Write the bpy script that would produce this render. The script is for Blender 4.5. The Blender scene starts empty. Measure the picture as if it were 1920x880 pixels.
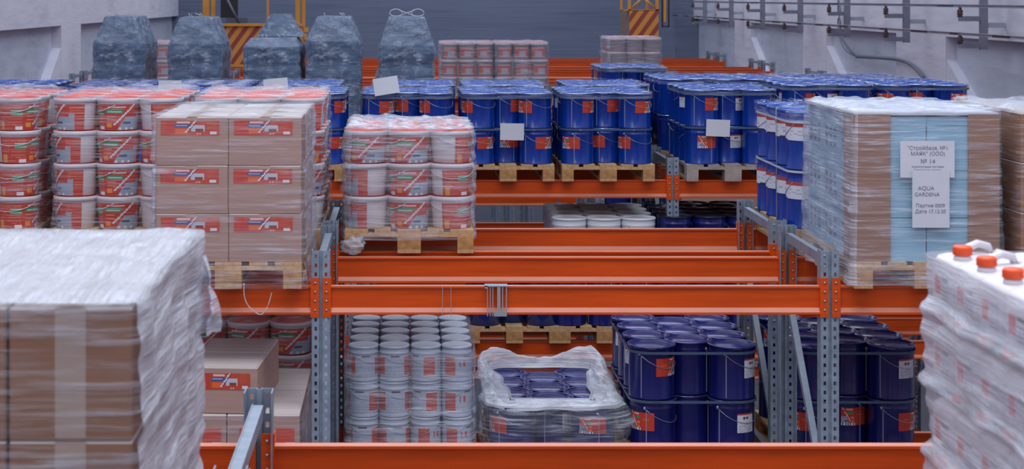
import bpy, math, random
from mathutils import Vector, noise, Matrix
R = math.radians
PI = math.pi
random.seed(7)
sc = bpy.context.scene
COL = sc.collection
CZ = 5.8            # camera height above the warehouse floor
FPX = 3300.0

# ------------------------------------------------------------ camera / light
cd = bpy.data.cameras.new('camera')
cam = bpy.data.objects.new('camera', cd); COL.objects.link(cam)
cam.location = (0, 0, CZ); cam.rotation_euler = (R(90), 0, 0)
cd.sensor_width = 36; cd.lens = 36 * FPX / 1920
cd.shift_x = (960 - 755) / 1920; cd.shift_y = (-5 - 440) / 1920
cd.clip_start = .1; cd.clip_end = 300
cd.dof.use_dof = True; cd.dof.focus_distance = 11.5; cd.dof.aperture_fstop = 6.0
sc.camera = cam

def lin(c):
    return tuple((v / 255 / 12.92) if v / 255 <= .04045 else ((v / 255 + .055) / 1.055) ** 2.4 for v in c)

w = bpy.data.worlds.new('world'); sc.world = w; w.use_nodes = True
bg = w.node_tree.nodes['Background']
bg.inputs[0].default_value = (.50, .60, .86, 1); bg.inputs[1].default_value = .40

def area(name, loc, sx, sy, power, col, rot=(0, 0, 0)):
    l = bpy.data.lights.new(name, 'AREA'); l.shape = 'RECTANGLE'; l.size = sx; l.size_y = sy
    l.energy = power; l.color = col
    o = bpy.data.objects.new(name, l); COL.objects.link(o); o.location = loc; o.rotation_euler = rot
    return o
area('skylight_fill_lamp', (1, 4.5, 13), 9, 8, 1080, (.93, .95, 1.0), (R(-14), 0, 0))
area('skylight_fill_lamp', (1, 16, 13.5), 10, 10, 760, (.84, .92, 1.0))
area('skylight_fill_lamp', (1, 32, 13.5), 12, 12, 950, (.84, .90, 1.0))
area('skylight_fill_lamp', (1, 43, 13.0), 12, 6, 700, (.84, .90, 1.0), (R(28), 0, 0))  # added lamp, tilted to brighten the back wall
area('front_fill_lamp', (-5.5, -1.0, 9.5), 6, 4, 200, (.98, .97, 1), (R(62), 0, R(-28)))  # added fill behind the camera at left, to light the fronts
area('front_fill_lamp', (2.5, -4.0, 11.5), 12, 4, 170, (.92, .95, 1), (R(58), 0, 0))  # added fill from behind the camera, reaching the shaded pail lids

sc.view_settings.view_transform = 'Standard'
sc.view_settings.look = 'None'
sc.view_settings.exposure = 0.0
sc.view_settings.gamma = 1
sc.view_settings.use_curve_mapping = False
try:
    sc.cycles.transparent_max_bounces = 24
except Exception:
    pass

# ------------------------------------------------------------ materials
class NT:
    def __init__(s, name):
        s.m = bpy.data.materials.new(name); s.m.use_nodes = True
        s.t = s.m.node_tree; s.n = s.t.nodes; s.b = s.n['Principled BSDF']; s.out = s.n['Material Output']
    def new(s, typ, **kw):
        x = s.n.new(typ)
        for k, v in kw.items(): setattr(x, k, v)
        return x
    def link(s, a, b): s.t.links.new(a, b)
    def math(s, op, a, b=None, c=None):
        x = s.new('ShaderNodeMath', operation=op)
        for i, v in enumerate((a, b, c)):
            if v is None: continue
            if isinstance(v, (int, float)): x.inputs[i].default_value = v
            else: s.link(v, x.inputs[i])
        return x.outputs[0]
    def noise(s, scale, detail=3, mp=None, coord='Object', rough=.55):
        tc = s.new('ShaderNodeTexCoord'); src = tc.outputs[coord]
        if mp:
            m = s.new('ShaderNodeMapping'); m.inputs['Scale'].default_value = mp
            s.link(src, m.inputs[0]); src = m.outputs[0]
        nz = s.new('ShaderNodeTexNoise'); nz.inputs['Scale'].default_value = scale
        nz.inputs['Detail'].default_value = detail; nz.inputs['Roughness'].default_value = rough
        s.link(src, nz.inputs['Vector'])
        return nz.outputs['Fac']
    def ramp(s, fac, stops):
        r = s.new('ShaderNodeValToRGB'); e = r.color_ramp.elements
        while len(e) > 1: e.remove(e[-1])
        for i, (p, c) in enumerate(stops):
            el = e[0] if i == 0 else e.new(p)
            el.position = p; el.color = (*c, 1) if len(c) == 3 else c
        s.link(fac, r.inputs[0]); return r.outputs[0]

def M(name, rgb, rough=.5, metal=0, var=0, vscale=6, mp=None, bump=0, bscale=40, spec=.5, coat=0):
    k = NT(name); c = lin(rgb)
    k.b.inputs['Base Color'].default_value = (*c, 1)
    k.b.inputs['Roughness'].default_value = rough
    k.b.inputs['Metallic'].default_value = metal
    k.b.inputs['Specular IOR Level'].default_value = spec
    if coat: k.b.inputs['Coat Weight'].default_value = coat
    if var:
        nz = k.noise(vscale, 4, mp)
        a = tuple(max(0, v * (1 - var)) for v in c); b = tuple(min(1, v * (1 + var)) for v in c)
        k.link(k.ramp(nz, [(.3, a), (.7, b)]), k.b.inputs['Base Color'])
    if bump:
        nz = k.noise(bscale, 3, mp)
        bp = k.new('ShaderNodeBump'); bp.inputs['Strength'].default_value = bump; bp.inputs['Distance'].default_value = .01
        k.link(nz, bp.inputs['Height']); k.link(bp.outputs[0], k.b.inputs['Normal'])
    return k.m

MT = {}
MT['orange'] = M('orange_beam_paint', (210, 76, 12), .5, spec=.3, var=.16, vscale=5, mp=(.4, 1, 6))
MT['orange_edge_glint'] = M('orange_beam_edge_highlight', (204, 128, 104), .55, var=.08, vscale=4)  # pale tone paints the sky highlight on the beam lips
MT['steel'] = M('galvanised_steel', (138, 150, 165), .48, .35, var=.14, vscale=14)
MT['steel_dark'] = M('dull_galvanised_steel', (92, 100, 114), .5, .35, var=.14, vscale=10)
MT['wood'] = M('pallet_wood', (196, 156, 112), .8, var=.24, vscale=5, mp=(5, 1, 5), bump=.3)
MT['wood_end'] = M('pallet_block_wood', (182, 134, 84), .85, var=.28, vscale=18, bump=.3)
MT['wood_grey'] = M('weathered_pallet_wood', (160, 146, 138), .85, var=.22, vscale=8, bump=.3)
MT['blue'] = M('blue_drum_enamel', (6, 54, 148), .22, 0, var=.06, vscale=3, coat=.3)
MT['blue_shaded'] = M('blue_drum_enamel_shaded', (20, 26, 98), .24, 0, var=.06, vscale=3, coat=.3)  # the same blue darkened: lower-level shade painted into the enamel
MT['blue_lid'] = M('blue_lid_enamel', (0, 66, 160), .22, 0, var=.1, vscale=9)
MT['blue_lid_shaded'] = M('blue_lid_enamel_shaded', (36, 38, 112), .2, 0, var=.1, vscale=9)  # lid copy with the lower-level shade in its colour
MT['ring'] = M('clamp_ring_steel', (190, 210, 238), .18, .85, var=.2, vscale=30)
MT['ring_shaded'] = M('clamp_ring_steel_shaded', (96, 104, 160), .16, .75, var=.2, vscale=30)  # ring copy darkened, shade painted in
MT['wire'] = M('handle_wire', (176, 184, 200), .3, .7)
MT['seam'] = M('weld_seam', (150, 165, 195), .4, .3)
MT['red_label'] = M('red_label_paper', (190, 62, 40), .55)
MT['white_plastic'] = M('white_plastic', (214, 210, 216), .38, var=.03)
MT['white_can'] = M('white_can_paint', (188, 202, 222), .32, .1, var=.05)
MT['can_lid'] = M('white_tin_lid', (198, 210, 226), .3, .1, var=.04)
MT['grey_lid'] = M('grey_tin_lid', (222, 226, 232), .4, 0, var=.05)
MT['black_lid'] = M('dark_tin_lid', (34, 44, 66), .15, .4)
MT['red_lid'] = M('red_plastic_lid', (222, 72, 44), .4, var=.08, vscale=20)
MT['orange_cap'] = M('orange_plastic_cap', (238, 92, 44), .35)
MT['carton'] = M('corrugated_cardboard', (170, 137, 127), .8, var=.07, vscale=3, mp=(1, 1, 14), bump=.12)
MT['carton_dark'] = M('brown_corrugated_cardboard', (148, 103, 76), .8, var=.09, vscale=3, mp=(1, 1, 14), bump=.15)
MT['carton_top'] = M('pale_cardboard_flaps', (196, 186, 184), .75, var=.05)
MT['gap'] = M('dark_flap_gap', (40, 36, 40), .9)
MT['tape'] = M('packing_tape', (176, 150, 136), .35, var=.05)
MT['lightblue'] = M('light_blue_foam_board', (140, 182, 206), .6, var=.09, vscale=2.2)
MT['paper'] = M('white_paper', (206, 208, 218), .7, var=.03)
MT['ink'] = M('printed_ink', (128, 124, 146), .8)
MT['strap'] = M('plastic_strapping', (72, 92, 120), .35)
MT['strap_white'] = M('white_plastic_strapping', (190, 200, 216), .35)
MT['strap_grey'] = M('grey_film_strip', (150, 150, 158), .35)
MT['bag'] = M('grey_blue_bag_fabric', (66, 90, 122), .42, var=.3, vscale=3.2, mp=(1, 1, 3.5), bump=.5, bscale=14)
MT['cord'] = M('white_cord', (206, 208, 216), .6)
MT['yellow'] = M('crane_yellow_paint', (206, 140, 48), .5, var=.14, vscale=3)
MT['shaded_panel'] = M('crane_panel_shaded', (120, 104, 100), .6, var=.1)  # dull tone paints the shade on the mast's side
MT['black'] = M('black_steel', (34, 36, 46), .5)
MT['rail'] = M('pale_conductor_rail', (168, 172, 184), .4, .3, var=.15, vscale=2)
MT['insul'] = M('brown_insulator', (84, 58, 66), .5)
MT['cable'] = M('grey_cable', (104, 112, 124), .6)
MT['floor'] = M('concrete_floor', (96, 98, 106), .7, var=.16, vscale=.8)
MT['crate'] = M('white_crate_plastic', (190, 190, 198), .5)

def wall_mat(name, rgb, dirt, mp=(1, 1, 1), streak=.35):
    k = NT(name); c = lin(rgb); d = lin(dirt)
    n1 = k.noise(.55, 6, mp); n2 = k.noise(2.2, 5, (mp[0] * .5, mp[1] * .5, mp[2] * 3))
    f = k.math('MULTIPLY', n1, n2)
    k.link(k.ramp(f, [(.12, c), (.27, tuple((a * .65 + b * .35) for a, b in zip(c, d))), (.42, d)]), k.b.inputs['Base Color'])
    bp = k.new('ShaderNodeBump'); bp.inputs['Strength'].default_value = .35; bp.inputs['Distance'].default_value = .03
    k.link(n2, bp.inputs['Height']); k.link(bp.outputs[0], k.b.inputs['Normal'])
    k.b.inputs['Roughness'].default_value = .85
    return k.m
MT['wall_white'] = wall_mat('whitewashed_concrete', (214, 212, 222), (194, 192, 206))
MT['wall_low'] = wall_mat('grey_washed_concrete', (192, 196, 210), (166, 172, 188))
MT['wall_far'] = wall_mat('dark_grey_plaster', (104, 112, 134), (90, 98, 120), (.5, 1, 2.5))
MT['rust'] = M('rust_stain', (188, 140, 128), .8, var=.15, vscale=4)

def art_mat():
    k = NT('printed_label'); a = k.new('ShaderNodeAttribute'); a.attribute_name = 'Col'
    k.link(a.outputs['Color'], k.b.inputs['Base Color']); k.b.inputs['Roughness'].default_value = .45
    return k.m
MT['art'] = art_mat()
MT['bracket'] = M('grey_bracket_steel', (132, 134, 148), .5, .3, var=.1)

def holes_mat(name, rgb):
    """galvanised post sheet with two rows of punched slots"""
    k = NT(name)
    k.b.inputs['Base Color'].default_value = (*lin(rgb), 1)
    k.b.inputs['Metallic'].default_value = .3; k.b.inputs['Roughness'].default_value = .48
    nz = k.noise(16, 3)
    c = lin(rgb)
    k.link(k.ramp(nz, [(.3, tuple(v * .8 for v in c)), (.7, tuple(v * 1.2 for v in c))]), k.b.inputs['Base Color'])
    tc = k.new('ShaderNodeTexCoord'); sp = k.new('ShaderNodeSeparateXYZ'); k.link(tc.outputs['Object'], sp.inputs[0])
    ax = k.math('ABSOLUTE', sp.outputs['X'])
    inx = k.math('COMPARE', ax, .028, .0068)
    fz = k.math('FRACT', k.math('MULTIPLY', sp.outputs['Z'], 20))
    inz = k.math('COMPARE', fz, .5, .21)
    hole = k.math('MULTIPLY', inx, inz)
    tr = k.new('ShaderNodeBsdfTransparent'); mx = k.new('ShaderNodeMixShader')
    k.link(hole, mx.inputs[0]); k.link(k.b.outputs[0], mx.inputs[1]); k.link(tr.outputs[0], mx.inputs[2])
    k.link(mx.outputs[0], k.out.inputs['Surface'])
    return k.m
MT['post'] = holes_mat('perforated_galvanised_steel', (140, 154, 170))

def stripes_mat():
    k = NT('hazard_stripes')
    tc = k.new('ShaderNodeTexCoord'); sp = k.new('ShaderNodeSeparateXYZ'); k.link(tc.outputs['Object'], sp.inputs[0])
    s = k.math('SUBTRACT', sp.outputs['X'], k.math('MULTIPLY', sp.outputs['Z'], .72))
    f = k.math('FRACT', k.math('MULTIPLY', s, 4.4))
    g = k.math('GREATER_THAN', f, .52)
    k.link(k.ramp(g, [(0, lin((206, 140, 54))), (1, lin((150, 60, 52)))]), k.b.inputs['Base Color'])
    k.b.inputs['Roughness'].default_value = .55
    return k.m
MT['stripes'] = stripes_mat()

def film_mat(name, haze, streak, rgb=(218, 226, 242), rough=.2, mp=(1.2, 1.2, 26), bumpd=.012, lo=.46, hi=.66):
    """polythene stretch film: mostly clear, cloudier along the stretched folds, with white streaks painting glints too"""
    k = NT(name)
    k.b.inputs['Base Color'].default_value = (*lin(rgb), 1)
    k.b.inputs['Roughness'].default_value = rough
    k.b.inputs['Specular IOR Level'].default_value = .8
    n1 = k.noise(3.0, 5, mp, rough=.62)
    n2 = k.noise(2.1, 4, (2.2, 2.2, 2.6))
    a = k.new('ShaderNodeMapRange'); a.inputs['From Min'].default_value = lo; a.inputs['From Max'].default_value = hi
    k.link(n1, a.inputs['Value'])
    b = k.new('ShaderNodeMapRange'); b.inputs['From Min'].default_value = .38; b.inputs['From Max'].default_value = .7
    k.link(n2, b.inputs['Value'])
    s = k.math('MULTIPLY', a.outputs[0], k.math('ADD', b.outputs[0], .35))
    fac = k.math('ADD', haze, k.math('MULTIPLY', s, streak))
    fac = k.math('MINIMUM', fac, .96)
    hb = k.math('ADD', n1, k.math('MULTIPLY', n2, 1.5))
    bp = k.new('ShaderNodeBump'); bp.inputs['Strength'].default_value = .9; bp.inputs['Distance'].default_value = bumpd
    k.link(hb, bp.inputs['Height']); k.link(bp.outputs[0], k.b.inputs['Normal'])
    tr = k.new('ShaderNodeBsdfTransparent'); mx = k.new('ShaderNodeMixShader')
    k.link(fac, mx.inputs[0]); k.link(tr.outputs[0], mx.inputs[1]); k.link(k.b.outputs[0], mx.inputs[2])
    k.link(mx.outputs[0], k.out.inputs['Surface'])
    return k.m
MT['film_clear'] = film_mat('clear_stretch_film', .03, .34)
MT['film_mid'] = film_mat('hazy_stretch_film', .10, .42)
MT['film_heavy'] = film_mat('cloudy_stretch_film', .30, .5)
MT['film_white'] = film_mat('milky_stretch_film', .58, .38, rgb=(224, 229, 242), rough=.3, bumpd=.02)
MT['film_jug'] = film_mat('milky_jug_film', .42, .5, rgb=(224, 229, 242), rough=.28, bumpd=.02)
MT['film_bagtop'] = film_mat('film_veil_over_bags', .22, .5, rgb=(196, 210, 232), rough=.16, mp=(3, 3, 4), bumpd=.06, lo=.44, hi=.7)
MT['film_top'] = film_mat('crumpled_top_film', .24, .6, mp=(5, 5, 5), bumpd=.02, lo=.42, hi=.6)
MT['film_topglint'] = film_mat('thin_top_film_glints', .0, 1.2, rgb=(225, 235, 250), rough=.08, mp=(4, 15, 10), bumpd=.04, lo=.575, hi=.62)  # sharp white streaks paint light glints on the film
MT['film_bag'] = film_mat('film_over_bags', .08, .62, rgb=(200, 212, 232), rough=.12, mp=(3.5, 3.5, 5.5), bumpd=.06, lo=.46, hi=.72)
MT['film_vert'] = film_mat('pleated_top_film', .62, .36, rgb=(226, 231, 243), rough=.28, mp=(26, 1.5, 1), bumpd=.03)

# ------------------------------------------------------------ mesh helpers
class MB:
    def __init__(s): s.v = []; s.f = []; s.mi = []; s.sm = []; s.col = []; s.usecol = False
    def add(s, vs, fs, mat=0, smooth=False, cols=None):
        o = len(s.v); s.v += [tuple(v) for v in vs]
        for i, f in enumerate(fs):
            s.f.append(tuple(o + k for k in f)); s.mi.append(mat); s.sm.append(smooth)
            if cols is not None: s.usecol = True; s.col.append(cols[i])
            else: s.col.append((1, 1, 1))
    def box(s, x0, x1, y0, y1, z0, z1, mat=0, xf=None):
        vs = [(x, y, z) for z in (z0, z1) for y in (y0, y1) for x in (x0, x1)]
        if xf: vs = [tuple(xf @ Vector(v)) for v in vs]
        s.add(vs, [(0, 2, 3, 1), (4, 5, 7, 6), (0, 1, 5, 4), (2, 6, 7, 3), (0, 4, 6, 2), (1, 3, 7, 5)], mat)
    def lathe(s, prof, n=28, c=(0, 0), mat=0, smooth=True, z=0):
        vs = []; fs = []
        for r, h in prof:
            for i in range(n):
                a = 2 * PI * i / n; vs.append((c[0] + r * math.cos(a), c[1] + r * math.sin(a), z + h))
        for j in range(len(prof) - 1):
            for i in range(n):
                k = (i + 1) % n; fs.append((j * n + i, j * n + k, (j + 1) * n + k, (j + 1) * n + i))
        if prof[0][0] > 0: fs.append(tuple(reversed(range(n))))
        if prof[-1][0] > 0: fs.append(tuple((len(prof) - 1) * n + i for i in range(n)))
        s.add(vs, fs, mat, smooth)
    def tube(s, pts, r, n=6, mat=0, closed=False):
        pts = [Vector(p) for p in pts]; vs = []; fs = []; N = len(pts)
        for i, p in enumerate(pts):
            if closed: t = pts[(i + 1) % N] - pts[i - 1]
            else: t = pts[min(i + 1, N - 1)] - pts[max(i - 1, 0)]
            t = t.normalized() if t.length > 1e-9 else Vector((0, 0, 1))
            up = Vector((0, 0, 1)) if abs(t.z) < .9 else Vector((1, 0, 0))
            a = t.cross(up).normalized(); b = t.cross(a)
            for k in range(n):
                th = 2 * PI * k / n; vs.append(p + a * r * math.cos(th) + b * r * math.sin(th))
        for i in range(N if closed else N - 1):
            j = (i + 1) % N
            for k in range(n):
                l = (k + 1) % n; fs.append((i * n + k, i * n + l, j * n + l, j * n + k))
        if not closed:
            fs.append(tuple(reversed(range(n)))); fs.append(tuple((N - 1) * n + k for k in range(n)))
        s.add(vs, fs, mat, True)
    def ribbon(s, pts, h, t, mat=0, closed=True):
        """flat band standing on edge following pts, height h, thickness t"""
        vs = []; fs = []; N = len(pts); P = [Vector(p) for p in pts]
        for i, p in enumerate(P):
            d = (P[(i + 1) % N] - P[i - 1]) if closed else (P[min(i + 1, N - 1)] - P[max(i - 1, 0)])
            nrm = Vector((d.y, -d.x, 0)).normalized()
            for a, b in ((0, 0), (0, h), (t, h), (t, 0)):
                vs.append(p + nrm * a + Vector((0, 0, b)))
        for i in range(N if closed else N - 1):
            j = (i + 1) % N
            for k in range(4):
                l = (k + 1) % 4; fs.append((i * 4 + k, i * 4 + l, j * 4 + l, j * 4 + k))
        s.add(vs, fs, mat, False)
    def extrude_x(s, prof, x0, x1, mats=0):
        """prof: closed loop (y, z)"""
        n = len(prof)
        vs = [(x0, y, z) for y, z in prof] + [(x1, y, z) for y, z in prof]
        for i in range(n):
            j = (i + 1) % n
            m = mats[i] if isinstance(mats, (list, tuple)) else mats
            s.add([vs[i], vs[j], vs[n + j], vs[n + i]], [(0, 3, 2, 1)], m)
        s.add(vs, [tuple(range(n)), tuple(reversed(range(n, 2 * n)))], mats[0] if isinstance(mats, (list, tuple)) else mats)
    def patch(s, nu, nv, pos, colf, mat=0):
        vs = [pos(i / nu, j / nv) for j in range(nv + 1) for i in range(nu + 1)]
        fs = []; cols = []
        for j in range(nv):
            for i in range(nu):
                a = j * (nu + 1) + i; fs.append((a, a + 1, a + nu + 2, a + nu + 1))
                cols.append(lin(colf((i + .5) / nu, (j + .5) / nv)))
        s.add(vs, fs, mat, True, cols)
    def mesh(s, name, mats):
        m = bpy.data.meshes.new(name); m.from_pydata(s.v, [], s.f)
        for k in (mats if isinstance(mats, (list, tuple)) else [mats]): m.materials.append(MT[k])
        m.polygons.foreach_set('material_index', s.mi)
        m.polygons.foreach_set('use_smooth', s.sm)
        if s.usecol:
            ca = m.color_attributes.new('Col', 'FLOAT_COLOR', 'CORNER'); buf = []
            for p in m.polygons:
                c = s.col[p.index]; buf += [c[0], c[1], c[2], 1.0] * p.loop_total
            ca.data.foreach_set('color', buf)
        m.update(); return m
    def build(s, name, mats, parent=None, loc=(0, 0, 0), rz=0):
        return inst(name, s.mesh(name, mats), parent, loc, rz)

def inst(name, me, parent=None, loc=(0, 0, 0), rz=0):
    o = bpy.data.objects.new(name, me); COL.objects.link(o)
    o.location = loc; o.rotation_euler = (0, 0, rz)
    if parent: o.parent = parent
    return o
def empty(name, loc, rz=0):
    return inst(name, None, None, loc, rz)
def tag(o, label=None, cat=None, group=None, kind=None):
    if label: o['label'] = label
    if cat: o['category'] = cat
    if group: o['group'] = group
    if kind: o['kind'] = kind
    return o
KIDS = {}
def protos(root, kids): KIDS[root.name] = kids; return root
def copy_thing(src, loc, rz=0, tree=None, sz=1.0):
    """src = (root, [(child, [grandchildren])])"""
    root, kids = src
    c = root.copy(); COL.objects.link(c); c.location = loc; c.rotation_euler = (0, 0, rz); c.scale = (1, 1, sz)
    for k in list(c.keys()):
        if k in ('label', 'category', 'group', 'kind'): del c[k]
    for k, gs in kids:
        d = k.copy(); COL.objects.link(d); d.parent = c
        for g in gs:
            e = g.copy(); COL.objects.link(e); e.parent = d
    return c
used_proto = set()
def place(src, loc, rz=0, sz=1.0, bare=False):
    root, kids = src
    if root.name not in used_proto and not bare:
        used_proto.add(root.name)
        root.location = loc; root.rotation_euler = (0, 0, rz); root.scale = (1, 1, sz); return root
    return copy_thing((root, [] if bare else kids), loc, rz, sz=sz)

# ------------------------------------------------------------ room
tag(inst('floor', (lambda b: (b.box(-6.9, 8.7, -6, 50.6, -.2, 0), b.mesh('floor', 'floor'))[1])(MB())), kind='structure')
b = MB(); b.box(-6.9, 8.7, 50.2, 50.6, 0, 14.5); tag(b.build('wall_back', 'wall_far'), kind='structure')
HL = .53
b = MB(); b.box(-7.1, -6.58, -6, 50.2, 0, CZ - HL); tag(b.build('wall_left', 'wall_low'), kind='structure')
b = MB(); b.box(-7.1, -6.4, -6, 50.2, CZ - HL, 14.5); tag(b.build('wall_left_upper', 'wall_white'), kind='structure')
HR = .60
b = MB(); b.box(8.45, 8.9, -6, 50.2, 0, CZ - HR); tag(b.build('wall_right', 'wall_low'), kind='structure')
b = MB(); b.box(8.3, 8.9, -6, 50.2, CZ - HR, 14.5); tag(b.build('wall_right_upper', 'wall_white'), kind='structure')
n = 0
for y0, y1 in ((4.0, 6.0), (12.0, 14.0), (26.9, 29.6), (34.5, 36.5), (42, 44)):
    n += 1; b = MB(); b.box(8.3, 8.46, y0, y1, 0, CZ - HR)
    # sloping haunch at the column's foot
    b.add([(8.31, y0, CZ - .95), (8.31, y0, 3), (8.31, y0 - 3.6, 3), (8.46, y0, CZ - .95), (8.46, y0, 3), (8.46, y0 - 3.6, 3)],
          [(0, 1, 2), (3, 5, 4), (0, 2, 5, 3), (0, 3, 4, 1), (1, 4, 5, 2)])
    tag(b.build('trim_%d' % n, 'wall_white'), kind='structure')
for y0, y1 in ((8, 10), (17, 19), (24.9, 27.0), (33, 35), (41.5, 43.5)):
    n += 1; b = MB(); b.box(-6.59, -6.4, y0, y1, 0, CZ - HL)
    b.add([(-6.41, y0, CZ - .95), (-6.41, y0, 3), (-6.41, y0 - 3.4, 3), (-6.59, y0, CZ - .95), (-6.59, y0, 3), (-6.59, y0 - 3.4, 3)],
          [(0, 2, 1), (3, 4, 5), (0, 3, 5, 2), (0, 1, 4, 3), (1, 2, 5, 4)])
    if 24 < y0 < 25:
        b.box(-6.42, -6.396, y0 + 1.35, y0 + 1.6, 3, CZ - HL, 1)
    tag(b.build('trim_%d' % n, ['wall_white', 'rust']), kind='structure')

# ------------------------------------------------------------ racks
BZ = CZ - 1.59; POSTZ = CZ - 1.395; LV = [BZ, BZ - 1.4, BZ - 2.8]
def post_mesh():
    b = MB(); H = POSTZ
    # omega profile seen from above, front at y=0
    out = [(-.05, .085), (-.05, 0), (-.009, 0), (-.006, .014), (.006, .014), (.009, 0), (.05, 0), (.05, .085), (.046, .085), (.046, .004),
           (.012, .004), (.009, .018), (-.009, .018), (-.012, .004), (-.046, .004), (-.046, .085)]
    n = len(out); vs = [(x, y, 0) for x, y in out] + [(x, y, H) for x, y in out]
    b.add(vs, [(i, (i + 1) % n, n + (i + 1) % n, n + i) for i in range(n)])
    # top edge as quads of the sheet
    pr = [(0, 15), (1, 14), (2, 13), (3, 12), (4, 11), (5, 10), (6, 9), (7, 8)]
    b.add(vs, [(n + pr[i][0], n + pr[i + 1][0], n + pr[i + 1][1], n + pr[i][1]) for i in range(7)])
    b.box(-.06, .06, -.02, .1, 0, .006)
    return b.mesh('upright', 'post')
POST = post_mesh()
def beam_mesh(L, conn):
    b = MB(); x0, x1 = .052, L - .052
    h = .155
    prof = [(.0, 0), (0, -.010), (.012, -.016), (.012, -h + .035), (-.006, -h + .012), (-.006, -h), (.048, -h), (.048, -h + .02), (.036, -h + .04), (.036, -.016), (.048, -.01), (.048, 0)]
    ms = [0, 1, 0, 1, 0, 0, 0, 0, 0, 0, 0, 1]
    b.extrude_x(prof, x0, x1, ms)
    if conn:
        for q in (connector_mb(1), connector_mb(-1)):
            off = 0 if q[1] == 1 else L
            b.add([(v[0] + off, v[1], v[2]) for v in q[0].v], q[0].f, 0)
    return b.mesh('beam', ['orange', 'orange_edge_glint'])
def connector_mb(side):
    b = MB()
    x0, x1 = (.010, .052) if side == 1 else (-.052, -.010)
    b.box(x0, x1, -.009, -.002, -.17, .045)
    e = .052 if side == 1 else -.052
    b.box(min(e, e + .004 * side), max(e, e + .004 * side), -.009, .045, -.17, .045)
    for z in (.02, -.03, -.08, -.13):
        b.lathe([(.006, 0), (.006, .004), (.002, .006)], 8, (0, 0), 1)
        k = len(b.v) - 24
        b.v[k:] = [((x0 + x1) / 2 + v[0], -.009 - v[2], z + v[1]) for v in b.v[k:]]
    return b, side
CONN = {s: connector_mb(s)[0].mesh('connector', ['orange', 'wire']) for s in (1, -1)}
beam_cache = {}
def bm(L, conn):
    k = (round(L, 3), conn)
    if k not in beam_cache: beam_cache[k] = beam_mesh(L, conn)
    return beam_cache[k]
def brace_meshes():
    t = MB(); t.box(-.02, .02, .085, 1.03, -.05, 0); t.box(-.02, -.016, .085, 1.03, 0, .004)
    d = MB(); a = Vector((0, .06, 0)); e = Vector((0, 1.06, 1.05))
    ang = math.atan2(1.05, 1.0); mt = Matrix.Translation(a) @ Matrix.Rotation(ang, 4, 'X')
    d.box(-.018, .018, 0, 1.45, -.02, .02, 0, mt)
    return t.mesh('top_brace', 'steel'), d.mesh('diagonal_brace', 'steel')
TB, DB = brace_meshes()
def rack(D, cols, label, near, levels=3, nbr=3):
    r = tag(empty('pallet_rack', (0, D, 0)), label, 'rack', 'parallel rows of orange and steel racking')
    for x in cols:
        inst('upright', POST, r, (x, 0, 0))
        o = inst('upright', POST, r, (x, 1.12, 0)); o.rotation_euler = (0, 0, PI)
        inst('top_brace', TB, r, (x, 0, POSTZ - .04))
        for k in range(nbr):
            o = inst('diagonal_brace', DB, r, (x, 0, POSTZ - 1.45 - k * 1.1))
            if k % 2: o.rotation_euler = (0, 0, PI); o.location = (x, 1.12, POSTZ - 1.45 - k * 1.1)
        inst('horizontal_brace', TB, r, (x, 0, POSTZ - 1.5)) if nbr > 1 else None
    for z in LV[:levels]:
        for i in range(len(cols) - 1):
            L = cols[i + 1] - cols[i]
            for yy in (0, 1.07):
                o = inst('beam', bm(L, not near), r, (cols[i], yy, z))
                if near:
                    inst('connector', CONN[1], o); inst('connector', CONN[-1], o, (L, 0, 0))
    return r
COLS = [-6.05, -3.25, -.45, 2.35, 5.15, 7.95]
COLZ = [-6.11, -3.31, -.51, 2.29, 5.09, 7.89]
COLE = [-6.05, -3.77, -.45, 2.35, 5.15, 7.95]
rack(3.84, COLZ, 'nearest orange and steel rack under the big carton stack', False, 2, 2)
rack(5.16, COLZ, 'rack whose blurred red-orange beam crosses the bottom of the view', True, 2, 3)
rack(9.68, COLS, 'rack with the orange beam carrying the wrapped pale blue boxes', True)
rack(11.0, COLS, 'rack backing onto it that carries the red bucket pallets', True)
rack(15.3, COLS, 'middle rack carrying the front row of blue drum pallets', True)
rack(16.62, COLS, 'rack directly behind the front blue drum pallets', False, 3, 2)
rack(20.92, COLE, 'rack under the five grey wrapped bags', False, 3, 2)
rack(22.24, COLE, 'rack just behind the five grey wrapped bags', False, 3, 2)
rack(26.54, COLS, 'far rack carrying the wrapped pails below the striped mast', False, 3, 2)
rack(27.86, COLS, 'rack just behind the far wrapped pails', False, 3, 1)
DIST = ['in front of the crane', 'just in front of the crane', 'just behind the crane', 'second behind the crane', 'last but one before the back wall', 'last before the back wall']
for i, D in enumerate((32.16, 33.48, 37.78, 39.1, 43.4, 44.72)):
    rack(D, COLS, 'empty distant orange rack ' + DIST[i], False, 2, 1)

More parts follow.
